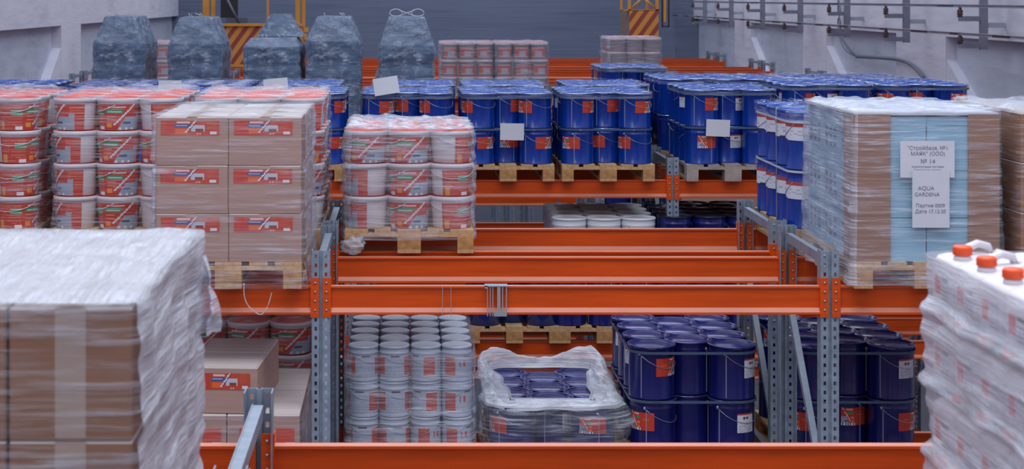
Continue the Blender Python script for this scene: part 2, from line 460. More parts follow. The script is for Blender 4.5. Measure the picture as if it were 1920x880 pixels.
# ------------------------------------------------------------ pallets
def box_mesh(name, x, y, z, mat):
    b = MB(); b.box(-x / 2, x / 2, -y / 2, y / 2, -z / 2, z / 2); return b.mesh(name, mat)
PM = {}
for wm, we in (('wood', 'wood_end'), ('wood_grey', 'wood_grey')):
    PM[wm] = dict(dw=box_mesh('deck_board', .145, 1.2, .022, wm), dn=box_mesh('deck_board', .1, 1.2, .022, wm),
                  st=box_mesh('stringer_board', .8, .145, .022, wm), bl=box_mesh('block', .1, .145, .078, we),
                  bc=box_mesh('block', .145, .145, .078, we), bb=box_mesh('bottom_board', .1, 1.2, .022, wm), bm=box_mesh('bottom_board', .145, 1.2, .022, wm))
whole = {}
def pallet(x0, y0, z, label, mat='wood', parts=True, group=None):
    """EUR pallet, left front bottom corner at x0,y0,z"""
    P = PM[mat]
    L = [('deck_board', 'dw', .0725, .6, .133), ('deck_board', 'dn', .235, .6, .133), ('deck_board', 'dw', .4, .6, .133), ('deck_board', 'dn', .565, .6, .133), ('deck_board', 'dw', .7275, .6, .133)]
    for yy in (.0725, .6, 1.1275): L.append(('stringer_board', 'st', .4, yy, .111))
    for xx, k in ((.05, 'bl'), (.4, 'bc'), (.75, 'bl')):
        for yy in (.0725, .6, 1.1275): L.append(('block', k, xx, yy, .061))
        L.append(('bottom_board', 'bb' if k == 'bl' else 'bm', xx, .6, .011))
    if parts:
        r = tag(empty('pallet', (x0, y0, z)), label, 'pallet', group)
        for nm, k, x, y, zz in L: inst(nm, P[k], r, (x, y, zz))
    else:
        if mat not in whole:
            b = MB()
            for nm, k, x, y, zz in L: b.add([(v.co.x + x, v.co.y + y, v.co.z + zz) for v in P[k].vertices], [tuple(p.vertices) for p in P[k].polygons])
            whole[mat] = b.mesh('pallet', mat)
        r = tag(inst('pallet', whole[mat], None, (x0, y0, z)), label, 'pallet', group)
    return r
PH = .144

# ------------------------------------------------------------ label artwork (plain colour blocks)
def art_block(u, v, base=(188, 56, 30)):
    """u right, v up: red print, white heading, green strip, grey picture, white trowel"""
    c = base
    if .86 < v < .92 and .12 < u < .62: c = (226, 206, 210)
    if .62 < v < .80 and .06 < u < .56: c = (58, 140, 98)
    if .68 < v < .71 and .10 < u < .50: c = (190, 214, 200)
    if v < .50 and u > .38 + v * .5: c = (150, 164, 184)
    if v < .30 and .55 < u < .78 and v > .22: c = (70, 80, 110)
    if .36 < v < .56 and .08 < u < .34 and int(v * 30) % 2: c = (216, 130, 110)
    if v < .10 and int(u * 16) % 3 == 1 and u > .4: c = (226, 226, 230)
    if .10 < v < .26 and .06 < u < .22: c = (230, 140, 40)
    d = (u - .30) - (v - .20) * .75
    if abs(d) < .035 and .2 < v < .98: c = (214, 214, 222)
    return c
def art_text(u, v):
    c = (188, 58, 38)
    if .55 < u < .95 and .55 < v < .78: return (58, 140, 98) if int(v * 40) % 3 else (170, 210, 186)
    if int(v * 26) % 2 and .08 < u < .92 and noise.noise(Vector((u * 9, int(v * 26) * 3.1, 0))) > -.25 and v < .95: c = (206, 104, 84)
    if v < .14 and .7 < u < .95: c = (230, 230, 236)
    if v < .3 and .1 < u < .25: c = (216, 150, 60)
    return c
def bucket_art(u, v):
    if u < .36: return art_text(u / .36, v)
    if u < .80: return art_block((u - .36) / .44, v)
    k = (u - .80) / .20
    if k < .4 and v < .62: return (160, 160, 176)
    return art_text(min(k, .5), v)
def drum_art(u, v):
    if u < .5: return (192, 60, 38) if not (.2 < u < .42 and int(v * 20) % 4 == 0 and .2 < v < .8) else (206, 96, 70)
    return art_block((u - .5) / .5, v, (192, 60, 38)) if v > .12 else ((226, 226, 230) if int(u * 30) % 2 else (30, 40, 90))
def drum_art_r(u, v):
    return drum_art(1 - u, v)
def white_art(u, v):
    if v > .90: return (170, 60, 50)
    if int(v * 22) % 2 and .1 < u < .9 and noise.noise(Vector((u * 14, int(v * 22) * 2.3, 4))) > -.05 and v < .6: return (150, 156, 176)
    if .66 < v < .82 and (.32 < u < .44 or .52 < u < .64): return (110, 60, 70)
    return (214, 216, 226)
def band_art(u, v):
    if v > .80: return (176, 72, 66)
    if v < .10 and int(u * 6) % 2: return (50, 52, 70)
    if int(v * 18) % 2 and noise.noise(Vector((u * 30, int(v * 18) * 2.3, 4))) > .05 and .2 < v < .7: return (170, 174, 190)
    return (208, 212, 224)
def carton_art(u, v):
    c = (190, 72, 50)
    if .08 < u < .2: c = (190, 62, 46)
    if .22 < u < .52 and .52 < v < .78: c = (66, 84, 138)
    if .26 < u < .46 and .62 < v < .68: c = (170, 180, 205)
    if .28 < u < .5 and .84 < v < .92: c = (226, 190, 186)
    if .26 < u < .45 and .14 < v < .46: c = (222, 104, 48)
    if .52 < u < .74 and .26 < v < .70: c = (184, 190, 204)
    if .6 < u < .72 and .26 < v < .42: c = (140, 66, 56)
    if .80 < u < .94 and int(v * 16) % 2 and v > .4: c = (190, 90, 70)
    if .84 < u < .95 and .06 < v < .26: c = (216, 216, 224)
    if .56 < u < .70 and .06 < v < .14 and int(u * 50) % 2: c = (230, 226, 230)
    d = (u - .46) - (v - .35) * .22
    if abs(d) < .013 and .2 < v < .98: c = (222, 220, 226)
    if abs(d - .03) < .008 and .2 < v < .98: c = (50, 56, 90)
    return c

def cyl_patch(r, a0, a1, z0, z1, colf, nu, nv, taper=0):
    """angles in degrees, 0 = facing camera (-y), positive to the right; taper = dr/dz"""
    b = MB()
    def pos(u, v):
        a = R(a0 + (a1 - a0) * u); z = z0 + (z1 - z0) * v; rr = r + taper * z
        return (rr * math.sin(a), -rr * math.cos(a), z)
    b.patch(nu, nv, pos, colf); return b

# ------------------------------------------------------------ drums
def bail(r, a_mid, z0, drop, span=80, th=.0022):
    pts = []
    for i in range(15):
        t = -1 + 2 * i / 14; a = R(a_mid + span * t)
        pts.append(((r + .004) * math.sin(a), -(r + .004) * math.cos(a), z0 - drop * (1 - t * t)))
    return pts
def make_drum(kind):
    """kind -> (root,[children])  root = body mesh"""
    r = .143; H = .31
    dark = kind.startswith('navy')  # navy kinds are blue drums with shade painted in
    b = MB()
    b.lathe([(0, .006), (.136, .006), (.1405, 0), (.1435, .002), (.1435, .008), (r - .001, .012), (r - .001, .252), (r + .0015, .257), (r + .0015, .262), (r - .001, .267), (r - .001, .292), (r + .001, .297), (0, .297)], 32)
    sa = R(-28)
    b.box(-.0025, .0025, -.1448, -.1405, .012, .25, 1, Matrix.Rotation(sa, 4, 'Z'))
    root = b.build('metal_drum', ['blue_shaded' if dark else 'blue', 'seam'])
    lid = MB(); lid.lathe([(.150 - .008, .290), (.149, .291), (.1495, .300), (.147, .305), (.142, .306), (.137, .302), (.134, .296), (.105, .296), (.100, .2985), (0, .2985)], 32)
    L = lid.build('lid', 'blue_lid_shaded' if dark else 'blue_lid', root)
    rg = MB(); pts = [(.1487 * math.cos(2 * PI * i / 32), .1487 * math.sin(2 * PI * i / 32), .3005) for i in range(32)]
    rg.tube(pts, .0045, 6, closed=True); rg.box(-.03, .02, -.158, -.150, .293, .303)
    G = rg.build('clamp_ring', 'ring_shaded' if dark else 'ring', root)
    h = MB(); P = bail(r, 52, .262, .085, 84); h.tube(P, .0018, 5)
    for e in (P[0], P[-1]):
        h.tube([(e[0], e[1], e[2] - .008), (e[0], e[1], e[2] + .008)], .008, 6)
    Hn = h.build('handle', 'wire', root)
    kids = [(L, []), (G, []), (Hn, [])]
    if kind.endswith('red'):
        k = cyl_patch(r + .0012, 10, 78, .135, .238, drum_art, 26, 14).build('printed_label', 'art', root)
    elif kind.endswith('redl'):
        k = cyl_patch(r + .0012, -78, -8, .135, .238, drum_art_r, 26, 14).build('printed_label', 'art', root)
    else:
        k = cyl_patch(r + .0012, 18, 66, .125, .235, white_art, 22, 22).build('printed_label', 'art', root)
    kids.append((k, []))
    k2 = cyl_patch(r + .0012, 150, 185, .14, .23, white_art, 10, 12).build('safety_label', 'art', root)
    kids.append((k2, []))
    return (root, kids)
DR = {k: make_drum(k) for k in ('blue_red', 'blue_redl', 'blue_white', 'navy_red', 'navy_shadow_redl', 'navy_shadow_white')}

ORD = ['front', 'second', 'third', 'rear', 'fifth', 'sixth']
ROWN = ORD
stuff_drums = MB(); stuff_buckets = MB()
drum_count = [0]
def drum_positions():
    out = []
    for k in range(4):
        out.append((.145, .15 + .3 * k, 'left', ROWN[k], k == 0))
        out.append((.645, .15 + .3 * k, 'right', ROWN[k], k == 0))
    for k in range(3):
        out.append((.395, .30 + .3 * k, 'middle', ROWN[k], k == 0))
    return out
def strap_loop(x0, x1, y0, y1, z, name_label, mat='strap', h=.016, sag=0):
    b = MB(); pts = []
    rc = .14
    for cx, cy, a0 in ((x1 - rc, y0 + rc, -90), (x1 - rc, y1 - rc, 0), (x0 + rc, y1 - rc, 90), (x0 + rc, y0 + rc, 180)):
        for i in range(7):
            a = R(a0 + 15 * i); pts.append((cx + rc * math.cos(a), cy + rc * math.sin(a), z))
    b.ribbon(pts, h, .0015)
    return tag(b.build('strapping_band', mat), name_label, 'strap', None)
def drum_pallet(x0, y0, z, nick, kinds=('blue_red', 'blue_redl', 'blue_white'), layers=2, sz=1.0, side='both', stuff_rows=(), group=None, seed=0, wood='wood', parts=True, full_label=True, skip_lower_inner=True, bare=False, straps=True, topstuff=False):
    rnd = random.Random(seed + 11)
    pallet(x0, y0, z, 'wooden pallet under ' + nick, wood, parts, 'wooden pallets on the racks')
    tilt = [0]
    for L in range(layers):
        zz = z + PH + L * .31 * sz
        for px, py, cn, rn, front in drum_positions():
            top = L == layers - 1
            vis = top or rn == 'front' or (cn == side or side == 'both')
            k = rnd.choice(kinds)
            # front drums keep the label towards the aisle, others turn at random
            rz = R(rnd.choice((-14, -6, 4, 12)) if front else rnd.uniform(-180, 180))
            if front and rnd.random() < .22: rz += R(70)
            loc = (x0 + px + rnd.uniform(-.004, .004), y0 + py, zz)
            if vis and not topstuff and drum_count[0] < 296:
                drum_count[0] += 1
                o = place(DR[k], loc, rz, sz, bare=bare and not front)
                lay = ('top' if top else 'bottom') if layers == 2 else ('top', 'second', 'bottom', 'bottom')[layers - 1 - L]
                tag(o, 'blue drum, %s layer, %s row, %s column, %s' % (lay, rn, cn, nick), 'drum', group or 'blue metal drums')
            else:
                stuff_drums.lathe([(0, 0), (.143, 0), (.143, .27 * sz), (.143, .29 * sz), (.149, .291 * sz), (.149, .305 * sz), (.135, .299 * sz), (0, .299 * sz)], 20, (loc[0], loc[1]), 0, True, loc[2])
    if straps:
        strap_loop(x0 - .006, x0 + .796, y0 - .004, y0 + 1.204, z + PH + .31 * sz * (layers - 1) - .016, 'dark plastic band round the middle of ' + nick)
        strap_loop(x0 - .006, x0 + .796, y0 - .004, y0 + 1.204, z + PH + .31 * sz * layers - .05, 'dark plastic band round the top of ' + nick)

# ------------------------------------------------------------ film shells
def rr_point(t, x0, x1, y0, y1, rc):
    """perimeter param 0..1 -> point & outward normal, rounded rectangle"""
    w_, d_ = x1 - x0 - 2 * rc, y1 - y0 - 2 * rc; q = PI * rc / 2
    P = 2 * w_ + 2 * d_ + 4 * q; s = (t % 1) * P
    segs = [(w_, 's', (x0 + rc, y0), (1, 0), (0, -1)), (q, 'a', (x1 - rc, y0 + rc), -90), (d_, 's', (x1, y0 + rc), (0, 1), (1, 0)), (q, 'a', (x1 - rc, y1 - rc), 0),
            (w_, 's', (x1 - rc, y1), (-1, 0), (0, 1)), (q, 'a', (x0 + rc, y1 - rc), 90), (d_, 's', (x0, y1 - rc), (0, -1), (-1, 0)), (q, 'a', (x0 + rc, y0 + rc), 180)]
    for sg in segs:
        if s <= sg[0] + 1e-9:
            if sg[1] == 's': return Vector((sg[2][0] + sg[3][0] * s, sg[2][1] + sg[3][1] * s, 0)), Vector((*sg[4], 0))
            a = R(sg[3] + 90 * s / sg[0]); nrm = Vector((math.cos(a), math.sin(a), 0))
            return Vector((*sg[2], 0)) + nrm * rc, nrm
        s -= sg[0]
    return Vector((x0 + rc, y0, 0)), Vector((0, -1, 0))
def film(x0, x1, y0, y1, z0, z1, label, side='film_mid', front=None, top='film_top', seams=(), pinch=.018, amp=.008, seed=0, rc=.06, topamp=.02, n=150, m=46, taper=None, shear=(0, 0), topinset=.5, skirt=0, zt=None, group=None):
    b = MB(); front = front or side
    mats = [side, front, top or side]
    rows = []
    dz = z1 - z0
    pts = [rr_point(i / n, x0, x1, y0, y1, rc) for i in range(n)]
    cx, cy = (x0 + x1) / 2, (y0 + y1) / 2
    for j in range(m + 1):
        z = z0 + dz * j / m; row = []
        for i, (p, nn) in enumerate(pts):
            off = .010
            for sz_ in seams: off -= pinch * math.exp(-((z - sz_) / .018) ** 2) - pinch * .5 * math.exp(-((z - sz_ - .03) / .02) ** 2)
            off += amp * noise.noise(Vector((p.x * 3 + seed, p.y * 3, z * 22))) + amp * 1.3 * noise.noise(Vector((p.x * 7, p.y * 7 + seed, z * 5)))
            if skirt and j < m * .12: off += skirt * (1 - j / (m * .12)) * (.4 + noise.noise(Vector((p.x * 9, p.y * 9, seed))))
            q = p + nn * off
            t = j / m
            if taper:
                k = taper(t); q.x = cx + (q.x - cx) * k[0]; q.y = cy + (q.y - cy) * k[1]
            q.x += shear[0] * t; q.y += shear[1] * t
            zz = z
            if zt and j == m: zz = z
            row.append((q.x, q.y, zz))
        rows.append(row)
    vs = [v for r_ in rows for v in r_]
    fs = []
    mi = []
    for j in range(m):
        for i in range(n):
            k = (i + 1) % n; fs.append((j * n + i, j * n + k, (j + 1) * n + k, (j + 1) * n + i))
            mi.append(1 if pts[i][1].y < -.7 else 0)
    base = len(b.v); b.add(vs, fs, 0, True)
    for q, mm in enumerate(mi): b.mi[q] = mm
    if top:
        K = 14; last = rows[-1]; ccx = sum(v[0] for v in last) / n; ccy = sum(v[1] for v in last) / n
        rings = [list(range(m * n, m * n + n))]
        for k in range(1, K + 1):
            t = k / K; ids = []
            for i in range(n):
                v = last[i]; x = v[0] + (ccx - v[0]) * t; y = v[1] + (ccy - v[1]) * t
                zz = v[2] + topamp * (noise.noise(Vector((x * 6, y * 6, seed + 3))) + .5 * noise.noise(Vector((x * 17, y * 17, seed)))) + .006 * min(1, t * 8)
                if zt: zz += zt(x, y, t)
                ids.append(len(b.v)); b.v.append((x, y, zz))
            rings.append(ids)
        for k in range(K):
            for i in range(n):
                l = (i + 1) % n
                b.f.append((rings[k][i], rings[k][l], rings[k + 1][l], rings[k + 1][i])); b.mi.append(2); b.sm.append(True); b.col.append((1, 1, 1))
    return tag(b.build('stretch_film', mats), label, 'plastic film', group)

YB = 10.93; YA = 9.60; Z2 = LV[1]
# ------------------------------------------------------------ blue drums with painted shade, second level, rack B
drum_pallet(1.425, YB, Z2, 'shaded pallet left of near grey post', kinds=('navy_red', 'navy_shadow_redl', 'navy_shadow_white'), layers=2, sz=1.09, seed=81, side='left', wood='wood')
drum_pallet(2.425, YB, Z2, 'shaded pallet right of near grey post', kinds=('navy_red', 'navy_shadow_redl', 'navy_shadow_white'), layers=2, sz=1.09, seed=82, side='left', wood='wood')
# ------------------------------------------------------------ blue drums, middle rack (C) and the rack behind (D)
YC = 15.2; YD = 16.55; YE = 20.82
def xc(px, s): return (px - 755) / s
C_groups = [  # pixel left edge, nick
    (866, 'pallet right of the tilted paper', 'wood', 31), (1054, 'pallet left of the grey post', 'wood', 5),
    (678, 'pallet with the tilted paper', 'wood', 8), (1288, 'pallet just right of the grey post', 'wood_grey', 14),
    (475, 'pallet left of the lone tall bag', 'wood', 2), (290, 'third pallet from the left, middle rack', 'wood', 3), (102, 'far left pallet, middle rack', 'wood', 4),
    (1472, 'second pallet right of grey post', 'wood', 9), (1652, 'rightmost pallet, middle rack', 'wood', 10)]
for px, nk, wd, sd in C_groups:
    x = xc(px, 217.1)
    side = 'right' if px < 700 else 'left'
    drum_pallet(x, YC, BZ, nk, side=side, seed=sd, wood=wd, sz=1.12 if px > 1400 else (1.05 if px == 1288 else 1.0), kinds=('blue_red', 'blue_redl', 'blue_white') if px > 1000 else ('blue_red', 'blue_redl'))
# the raised pallet under the wrapped pails on the rack of the grey bags
drum_pallet(xc(1127, 158.5), YE, BZ, 'lone pallet between bags rack and mast', seed=21, side='left', sz=1.0)
D_x = [(868, 'behind pallet right of tilted paper'), (1062, 'behind pallet left of grey post'), (698, 'behind pallet with tilted paper'), (1238, 'behind pallet right of grey post'),
       (480, 'behind pallet left of tall bag'), (-62, 'at the far left, rear drum rack'), (1398, 'behind second pallet right of post'), (1562, 'behind rightmost middle pallet'), (312, 'behind third pallet from left'), (125, 'behind far left middle pallet')]
for i, (px, nk) in enumerate(D_x):
    x = xc(px, 199.4)
    drum_pallet(x, YD, BZ, 'pallet ' + nk, seed=40 + i, side='none', parts=False, sz=1.10 if px > 1200 else 1.0, straps=False, topstuff=(px in (-62,) and False))

# thin film over drum tops
for i, (px, nk, wd, sd) in enumerate(C_groups):
    x = xc(px, 217.1); szz = 1.12 if px > 1400 else (1.05 if px == 1288 else 1.0)
    zt_ = BZ + PH + .62 * szz
    film(x - .002, x + .792, YC, YC + 1.2, zt_ - .055, zt_ + .006, 'clear film over the drum lids, ' + nk, side='film_clear', top='film_topglint', rc=.14, amp=.006, topamp=.012, seed=i * 3.1, n=110, m=6)
for i, (px, nk) in enumerate(D_x):
    x = xc(px, 199.4); szz = 1.10 if px > 1200 else 1.0
    zt_ = BZ + PH + .62 * szz
    film(x - .002, x + .792, YD, YD + 1.2, zt_ - .055, zt_ + .006, 'clear film over drum lids, pallet ' + nk, side='film_clear', top='film_topglint', rc=.14, amp=.006, topamp=.012, seed=50 + i * 3.1, n=90, m=5)
x = xc(1127, 158.5)
film(x - .002, x + .792, YE, YE + 1.2, BZ + PH + .56, BZ + PH + .628, 'clear film over drum lids on the lone far pallet', side='film_mid', top='film_topglint', rc=.14, seed=99, topamp=.012, n=90, m=5)

# paper sheets on the drums
def sheet(cxp, cyp, w_, h_, D, tilt, label, dy=-.01, lean=0):
    s = FPX / D; b = MB()
    N = 8
    for i in range(N):
        u0, u1 = i / N, (i + 1) / N
        f = lambda u: -.005 * math.sin(u * PI)
        b.add([((u0 - .5) * w_, f(u0), -h_ / 2), ((u1 - .5) * w_, f(u1), -h_ / 2), ((u1 - .5) * w_, f(u1), h_ / 2), ((u0 - .5) * w_, f(u0), h_ / 2),
               ((u0 - .5) * w_, f(u0) + .001, -h_ / 2), ((u1 - .5) * w_, f(u1) + .001, -h_ / 2), ((u1 - .5) * w_, f(u1) + .001, h_ / 2), ((u0 - .5) * w_, f(u0) + .001, h_ / 2)],
              [(0, 1, 2, 3), (5, 4, 7, 6), (3, 2, 6, 7), (1, 0, 4, 5)], 0, False)
    o = b.build('paper_sheet', 'paper', None, ((cxp - 755) / s, D + dy, CZ - (cyp + 5) / s))
    o.rotation_euler = (lean, R(tilt), 0)
    return tag(o, label, 'paper')
sheet(960, 247, .205, .145, 15.18, 1, 'white paper sheet strapped between the front drums, centre of view')
sheet(1346, 240, .205, .145, 15.18, 2, 'white paper sheet strapped to drums right of the grey post')
sheet(724, 161, .215, .15, 15.18, -9, 'tilted white paper sheet on top edge of drums behind buckets', lean=R(-12))
sheet(517, 159, .21, .11, 15.18, -5, 'white paper sheet on drums below the third grey bag', lean=R(-12))
sheet(319, 161, .20, .095, 15.18, 0, 'white paper sheet on drums between first two grey bags', lean=R(-10))

# second level of the middle rack: drums, grey pails, dark lidded tins
Z2 = LV[1]
def can_proto(name, r, h, body, lid, art=None, flat=False):
    b = MB(); b.lathe([(0, .003), (r - .003, .003), (r, 0), (r, .008), (r - .002, .012), (r - .002, h * .78), (r, h * .79), (r, h * .81), (r - .002, h * .82), (r - .002, h - .02), (r, h - .014), (0, h - .014)], 28)
    root = b.build(name, body)
    l = MB(); l.lathe([(r - .004, h - .02), (r + .003, h - .018), (r + .004, h - .006), (r + .001, h), (r - .006, h - .002), (r - .010, h - .010), (r * .6, h - .010), (r * .55, h - .008), (0, h - .008)], 28)
    if flat:
        l = MB(); l.lathe([(r - .004, h - .016), (r + .002, h - .014), (r + .002, h - .004), (r - .002, h), (r - .008, h - .001), (r * .5, h + .001), (0, h + .001)], 28)
    L = l.build('lid', lid, root); kids = [(L, [])]
    h_ = MB(); h_.tube(bail(r, 0, h * .8, h * .28, 85), .0018, 5); kids.append((h_.build('handle', 'wire', root), []))
    if art:
        kids.append((cyl_patch(r + .001, -150, 150, h * .15, h * .74, art, 60, 14).build('printed_label', 'art', root), []))
    return (root, kids)
def can_art(u, v):
    if .52 < u < .66 or .12 < u < .25: return (196, 76, 54) if .1 < v < .95 else (200, 204, 214)
    if v > .92 and int(u * 9) % 2: return (80, 60, 70)
    if .72 < u < .8 and .5 < v < .8 and int(u * 90) % 2: return (200, 80, 80)
    if int(v * 16) % 3 == 1 and noise.noise(Vector((u * 40, int(v * 16) * 2.3, 4))) > .0 and v < .5: return (170, 174, 188)
    return (178, 192, 212)
WC = can_proto('white_can', .094, .205, 'white_can', 'can_lid', can_art, flat=True)
GP = can_proto('grey_pail', .15, .31, 'grey_lid', 'grey_lid')
DT = can_proto('dark_tin', .15, .33, 'blue_shaded', 'black_lid')
TD = can_proto('tall_blue_drum', .144, .362, 'blue', 'blue_lid')
TD[1].append((cyl_patch(.1455, -175, 175, .185, .292, band_art, 60, 14).build('printed_label', 'art', TD[0]), []))

def simple_stack(proto, x0, y0, z0, nx, ny, nl, dx, dy, dz, kind, nick, cat, group, vis=lambda i, j, k, nx, ny, nl: True, bare=False, rz=None, seed=0, hexo=0, lname=None, cname=None, z_scale=1):
    rnd = random.Random(seed)
    cname = cname or {1: [''], 2: ['left', 'right'], 3: ['left', 'middle', 'right'], 4: ['left', 'centre-left', 'centre-right', 'right']}[nx]
    lname = lname or {1: ['only'], 2: ['bottom', 'top'], 3: ['bottom', 'middle', 'top'], 4: ['bottom', 'second', 'third', 'top'], 5: ['bottom', 'second', 'third', 'fourth', 'top']}[nl]
    rn = ['front', 'second', 'third', 'fourth', 'fifth', 'sixth', 'seventh']
    for k in range(nl):
        for j in range(ny):
            for i in range(nx):
                if not vis(i, j, k, nx, ny, nl): continue
                a = rz(i, j, k, rnd) if rz else rnd.uniform(-PI, PI)
                o = place(proto, (x0 + dx * (i + .5) + rnd.uniform(-.003, .003), y0 + dy * (j + .5) + (hexo if i % 2 else 0), z0 + dz * k), a, z_scale, bare=bare)
                tag(o, '%s, %s layer, %s row, %s column, %s' % (kind, lname[k], rn[j], cname[i], nick), cat, group)
shell = lambda i, j, k, nx, ny, nl: k == nl - 1 or j == 0 or i == 0 or i == nx - 1

# grey pails: 3 x 4, two-high boxes below them
def closed_carton(name, wx, wy, h, mat='carton', topm='carton_top', label=None, gap=False, tape=True):
    b = MB(); e = .004
    # body with softened vertical corners
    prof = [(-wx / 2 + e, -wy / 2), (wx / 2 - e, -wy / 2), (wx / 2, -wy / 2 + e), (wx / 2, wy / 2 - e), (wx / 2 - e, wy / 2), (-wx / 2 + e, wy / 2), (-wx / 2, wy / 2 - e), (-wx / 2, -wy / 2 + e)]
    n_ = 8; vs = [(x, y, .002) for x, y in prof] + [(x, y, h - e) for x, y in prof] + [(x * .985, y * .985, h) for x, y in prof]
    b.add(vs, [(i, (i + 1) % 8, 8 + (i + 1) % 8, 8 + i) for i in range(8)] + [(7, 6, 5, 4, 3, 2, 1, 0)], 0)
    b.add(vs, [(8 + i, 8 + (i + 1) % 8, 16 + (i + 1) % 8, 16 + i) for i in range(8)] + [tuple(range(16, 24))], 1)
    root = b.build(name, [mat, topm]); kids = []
    f = MB()
    f.box(-wx * .48, wx * .48, -wy * .47, -.003, h, h + .003); f.box(-wx * .48, wx * .48, .003, wy * .47, h, h + .003)
    kids.append((f.build('flap', topm, root), []))
    if gap:
        g = MB(); g.add([(-wx * .1, -wy * .42, h + .0035), (wx * .3, -wy * .38, h + .0035), (wx * .12, -wy * .31, h + .0035)], [(0, 1, 2)])
        kids.append((g.build('open_slot', 'gap', root), []))
    if tape:
        t = MB(); t.box(-.033, .033, -wy / 2 - .001, -wy / 2, h * (.02 if mat == 'carton_dark' else .62), h); t.box(-.025, .025, -wy / 2, wy / 2, h + .003, h + .004)
        kids.append((t.build('packing_tape', 'tape', root), []))
    if label:
        l = MB(); lx0, lx1, lz0, lz1, colf = label
        l.patch(44, 16, lambda u, v: (lx0 + (lx1 - lx0) * u, -wy / 2 - .0018, lz0 + (lz1 - lz0) * v), colf)
        kids.append((l.build('printed_label', 'art', root), []))
    return (root, kids)

x = .545 * 1 + .73
pallet(xc(1048, 217), YC, Z2, 'wooden pallet under the grey pails', 'wood', True, 'wooden pallets on the racks')
simple_stack(DR['navy_red'], xc(1048, 217) - .05, YC, Z2 + PH, 3, 4, 2, .302, .302, .31, 'shaded drum', 'beneath the grey pails', 'drum', 'shaded drums beneath the grey pails', vis=lambda i, j, k, nx, ny, nl: j == 0 or i == 0 or k == 1, seed=3)
simple_stack(GP, xc(1048, 217) - .05, YC, Z2 + PH + .62, 3, 4, 1, .302, .302, .312, 'grey pail', 'under the middle rack beam', 'pail', 'grey pails', seed=3)
pallet(xc(1250, 217), YC, Z2, 'wooden pallet under the dark lidded tins', 'wood', True, 'wooden pallets on the racks')
simple_stack(DT, xc(1250, 217) - .06, YC + .0, Z2 + PH, 3, 4, 3, .30, .30, .31, 'dark-lidded tin', 'right of grey post', 'tin', 'dark lidded tins', vis=shell, seed=4)
# drums on the second level of the middle rack, seen below the near beams
for px, nk, sd in ((868, 'lower pallet seen below beam, left', 61), (1062, 'lower pallet seen below beam, right', 62)):
    pass
for px, nk, sd in ((878, 'lower middle-rack pallet, left one', 61),):
    drum_pallet(xc(878, 217), YC, Z2, nk, seed=sd, layers=2, side='left', kinds=('navy_red', 'navy_shadow_redl'), skip_lower_inner=True, straps=False)

# ------------------------------------------------------------ red buckets
def make_bucket():
    H = .2; r0, r1 = .118, .132
    b = MB(); b.lathe([(0, .004), (r0 - .006, .004), (r0 - .003, 0), (r0, .004), (r1, H - .05), (r1 + .001, H - .034), (r1 + .003, H - .032), (r1 + .003, H - .030), (r1 + .001, H - .028), (r1 + .001, H - .014), (0, H - .014)], 32)
    root = b.build('plastic_bucket', 'white_plastic')
    l = MB(); l.lathe([(r1 + .001, H - .026), (r1 + .009, H - .026), (r1 + .010, H - .004), (r1 + .006, H), (r1 + .0, H), (r1 - .002, H - .006), (0, H - .006)], 32)
    L = l.build('lid_rim', 'white_plastic', root)
    d = MB(); d.lathe([(r1 + .0, H - .007), (r1 + .003, H + .0015), (r1 - .004, H + .002), (r1 - .010, H - .003), (r1 * .6, H - .003), (r1 * .55, H - .0015), (0, H - .0015)], 32)
    D_ = d.build('lid', 'red_lid', root)
    h = MB(); h.tube(bail(r1 + .001, -62, H - .04, .05, 82), .0022, 6); Hn = h.build('handle', 'white_plastic', root)
    A = cyl_patch(r0 + .0018, -95, 130, .004, H - .036, bucket_art, 96, 22, taper=(r1 - r0) / (H - .05)).build('printed_label', 'art', root)
    return (root, [(L, []), (D_, []), (Hn, []), (A, [])])
BK = make_bucket()
bucket_count = [0]
def bucket_pallet(x0, y0, z, nick, nl, seed, rots=None, dz=.205, drop=()):
    pallet(x0, y0, z, 'wooden pallet under ' + nick, 'wood', True, 'wooden pallets on the racks')
    rnd = random.Random(seed)
    lname = {3: ['bottom', 'middle', 'top'], 4: ['bottom', 'second', 'third', 'top']}[nl]
    dx, dy = .268, .29
    for k in range(nl):
        for j in range(4):
            for i in range(3):
                if not (k == nl - 1 or j == 0 or i in (0, 2)): continue
                if rots and j == 0: a = rots[i] if not isinstance(rots[i], (list, tuple)) else rots[i][k]
                else: a = rnd.choice((-120, 0, 60, -60, 130))
                o = place(BK, (x0 + dx * (i + .5) - .002, y0 + dy * (j + .5) + .02, z + PH + dz * k), R(a + rnd.uniform(-8, 8)))
                tag(o, 'bucket, %s layer, %s row, %s column, %s' % (lname[k], ROWN[j], ('left', 'middle', 'right')[i], nick), 'bucket', 'red-labelled white buckets')
YB = 10.93; YA = 9.60
x_b1, x_b2, x_b3, x_b4 = -3.09, -2.19, -1.30, -.36
bucket_pallet(x_b4, YB, BZ, 'wrapped bucket pallet left of centre', 3, 1, rots=[(-122, -122, -38), (-34, -34, -30), (62, 66, 108)])
bucket_pallet(x_b2, YB, BZ, 'bucket pallet beside carton pallet', 4, 2, rots=[(-112, -105, -108, -100), (-30, -24, -32, -26), (108, 86, -14, 70)])
bucket_pallet(x_b1, YB, BZ, 'leftmost bucket pallet', 4, 3, rots=[(0, 0, 0, 0), (30, 20, 10, 0), (42, 40, 46, 40)])
bucket_pallet(x_b3, YB, BZ, 'bucket pallet behind carton pallet', 4, 4)
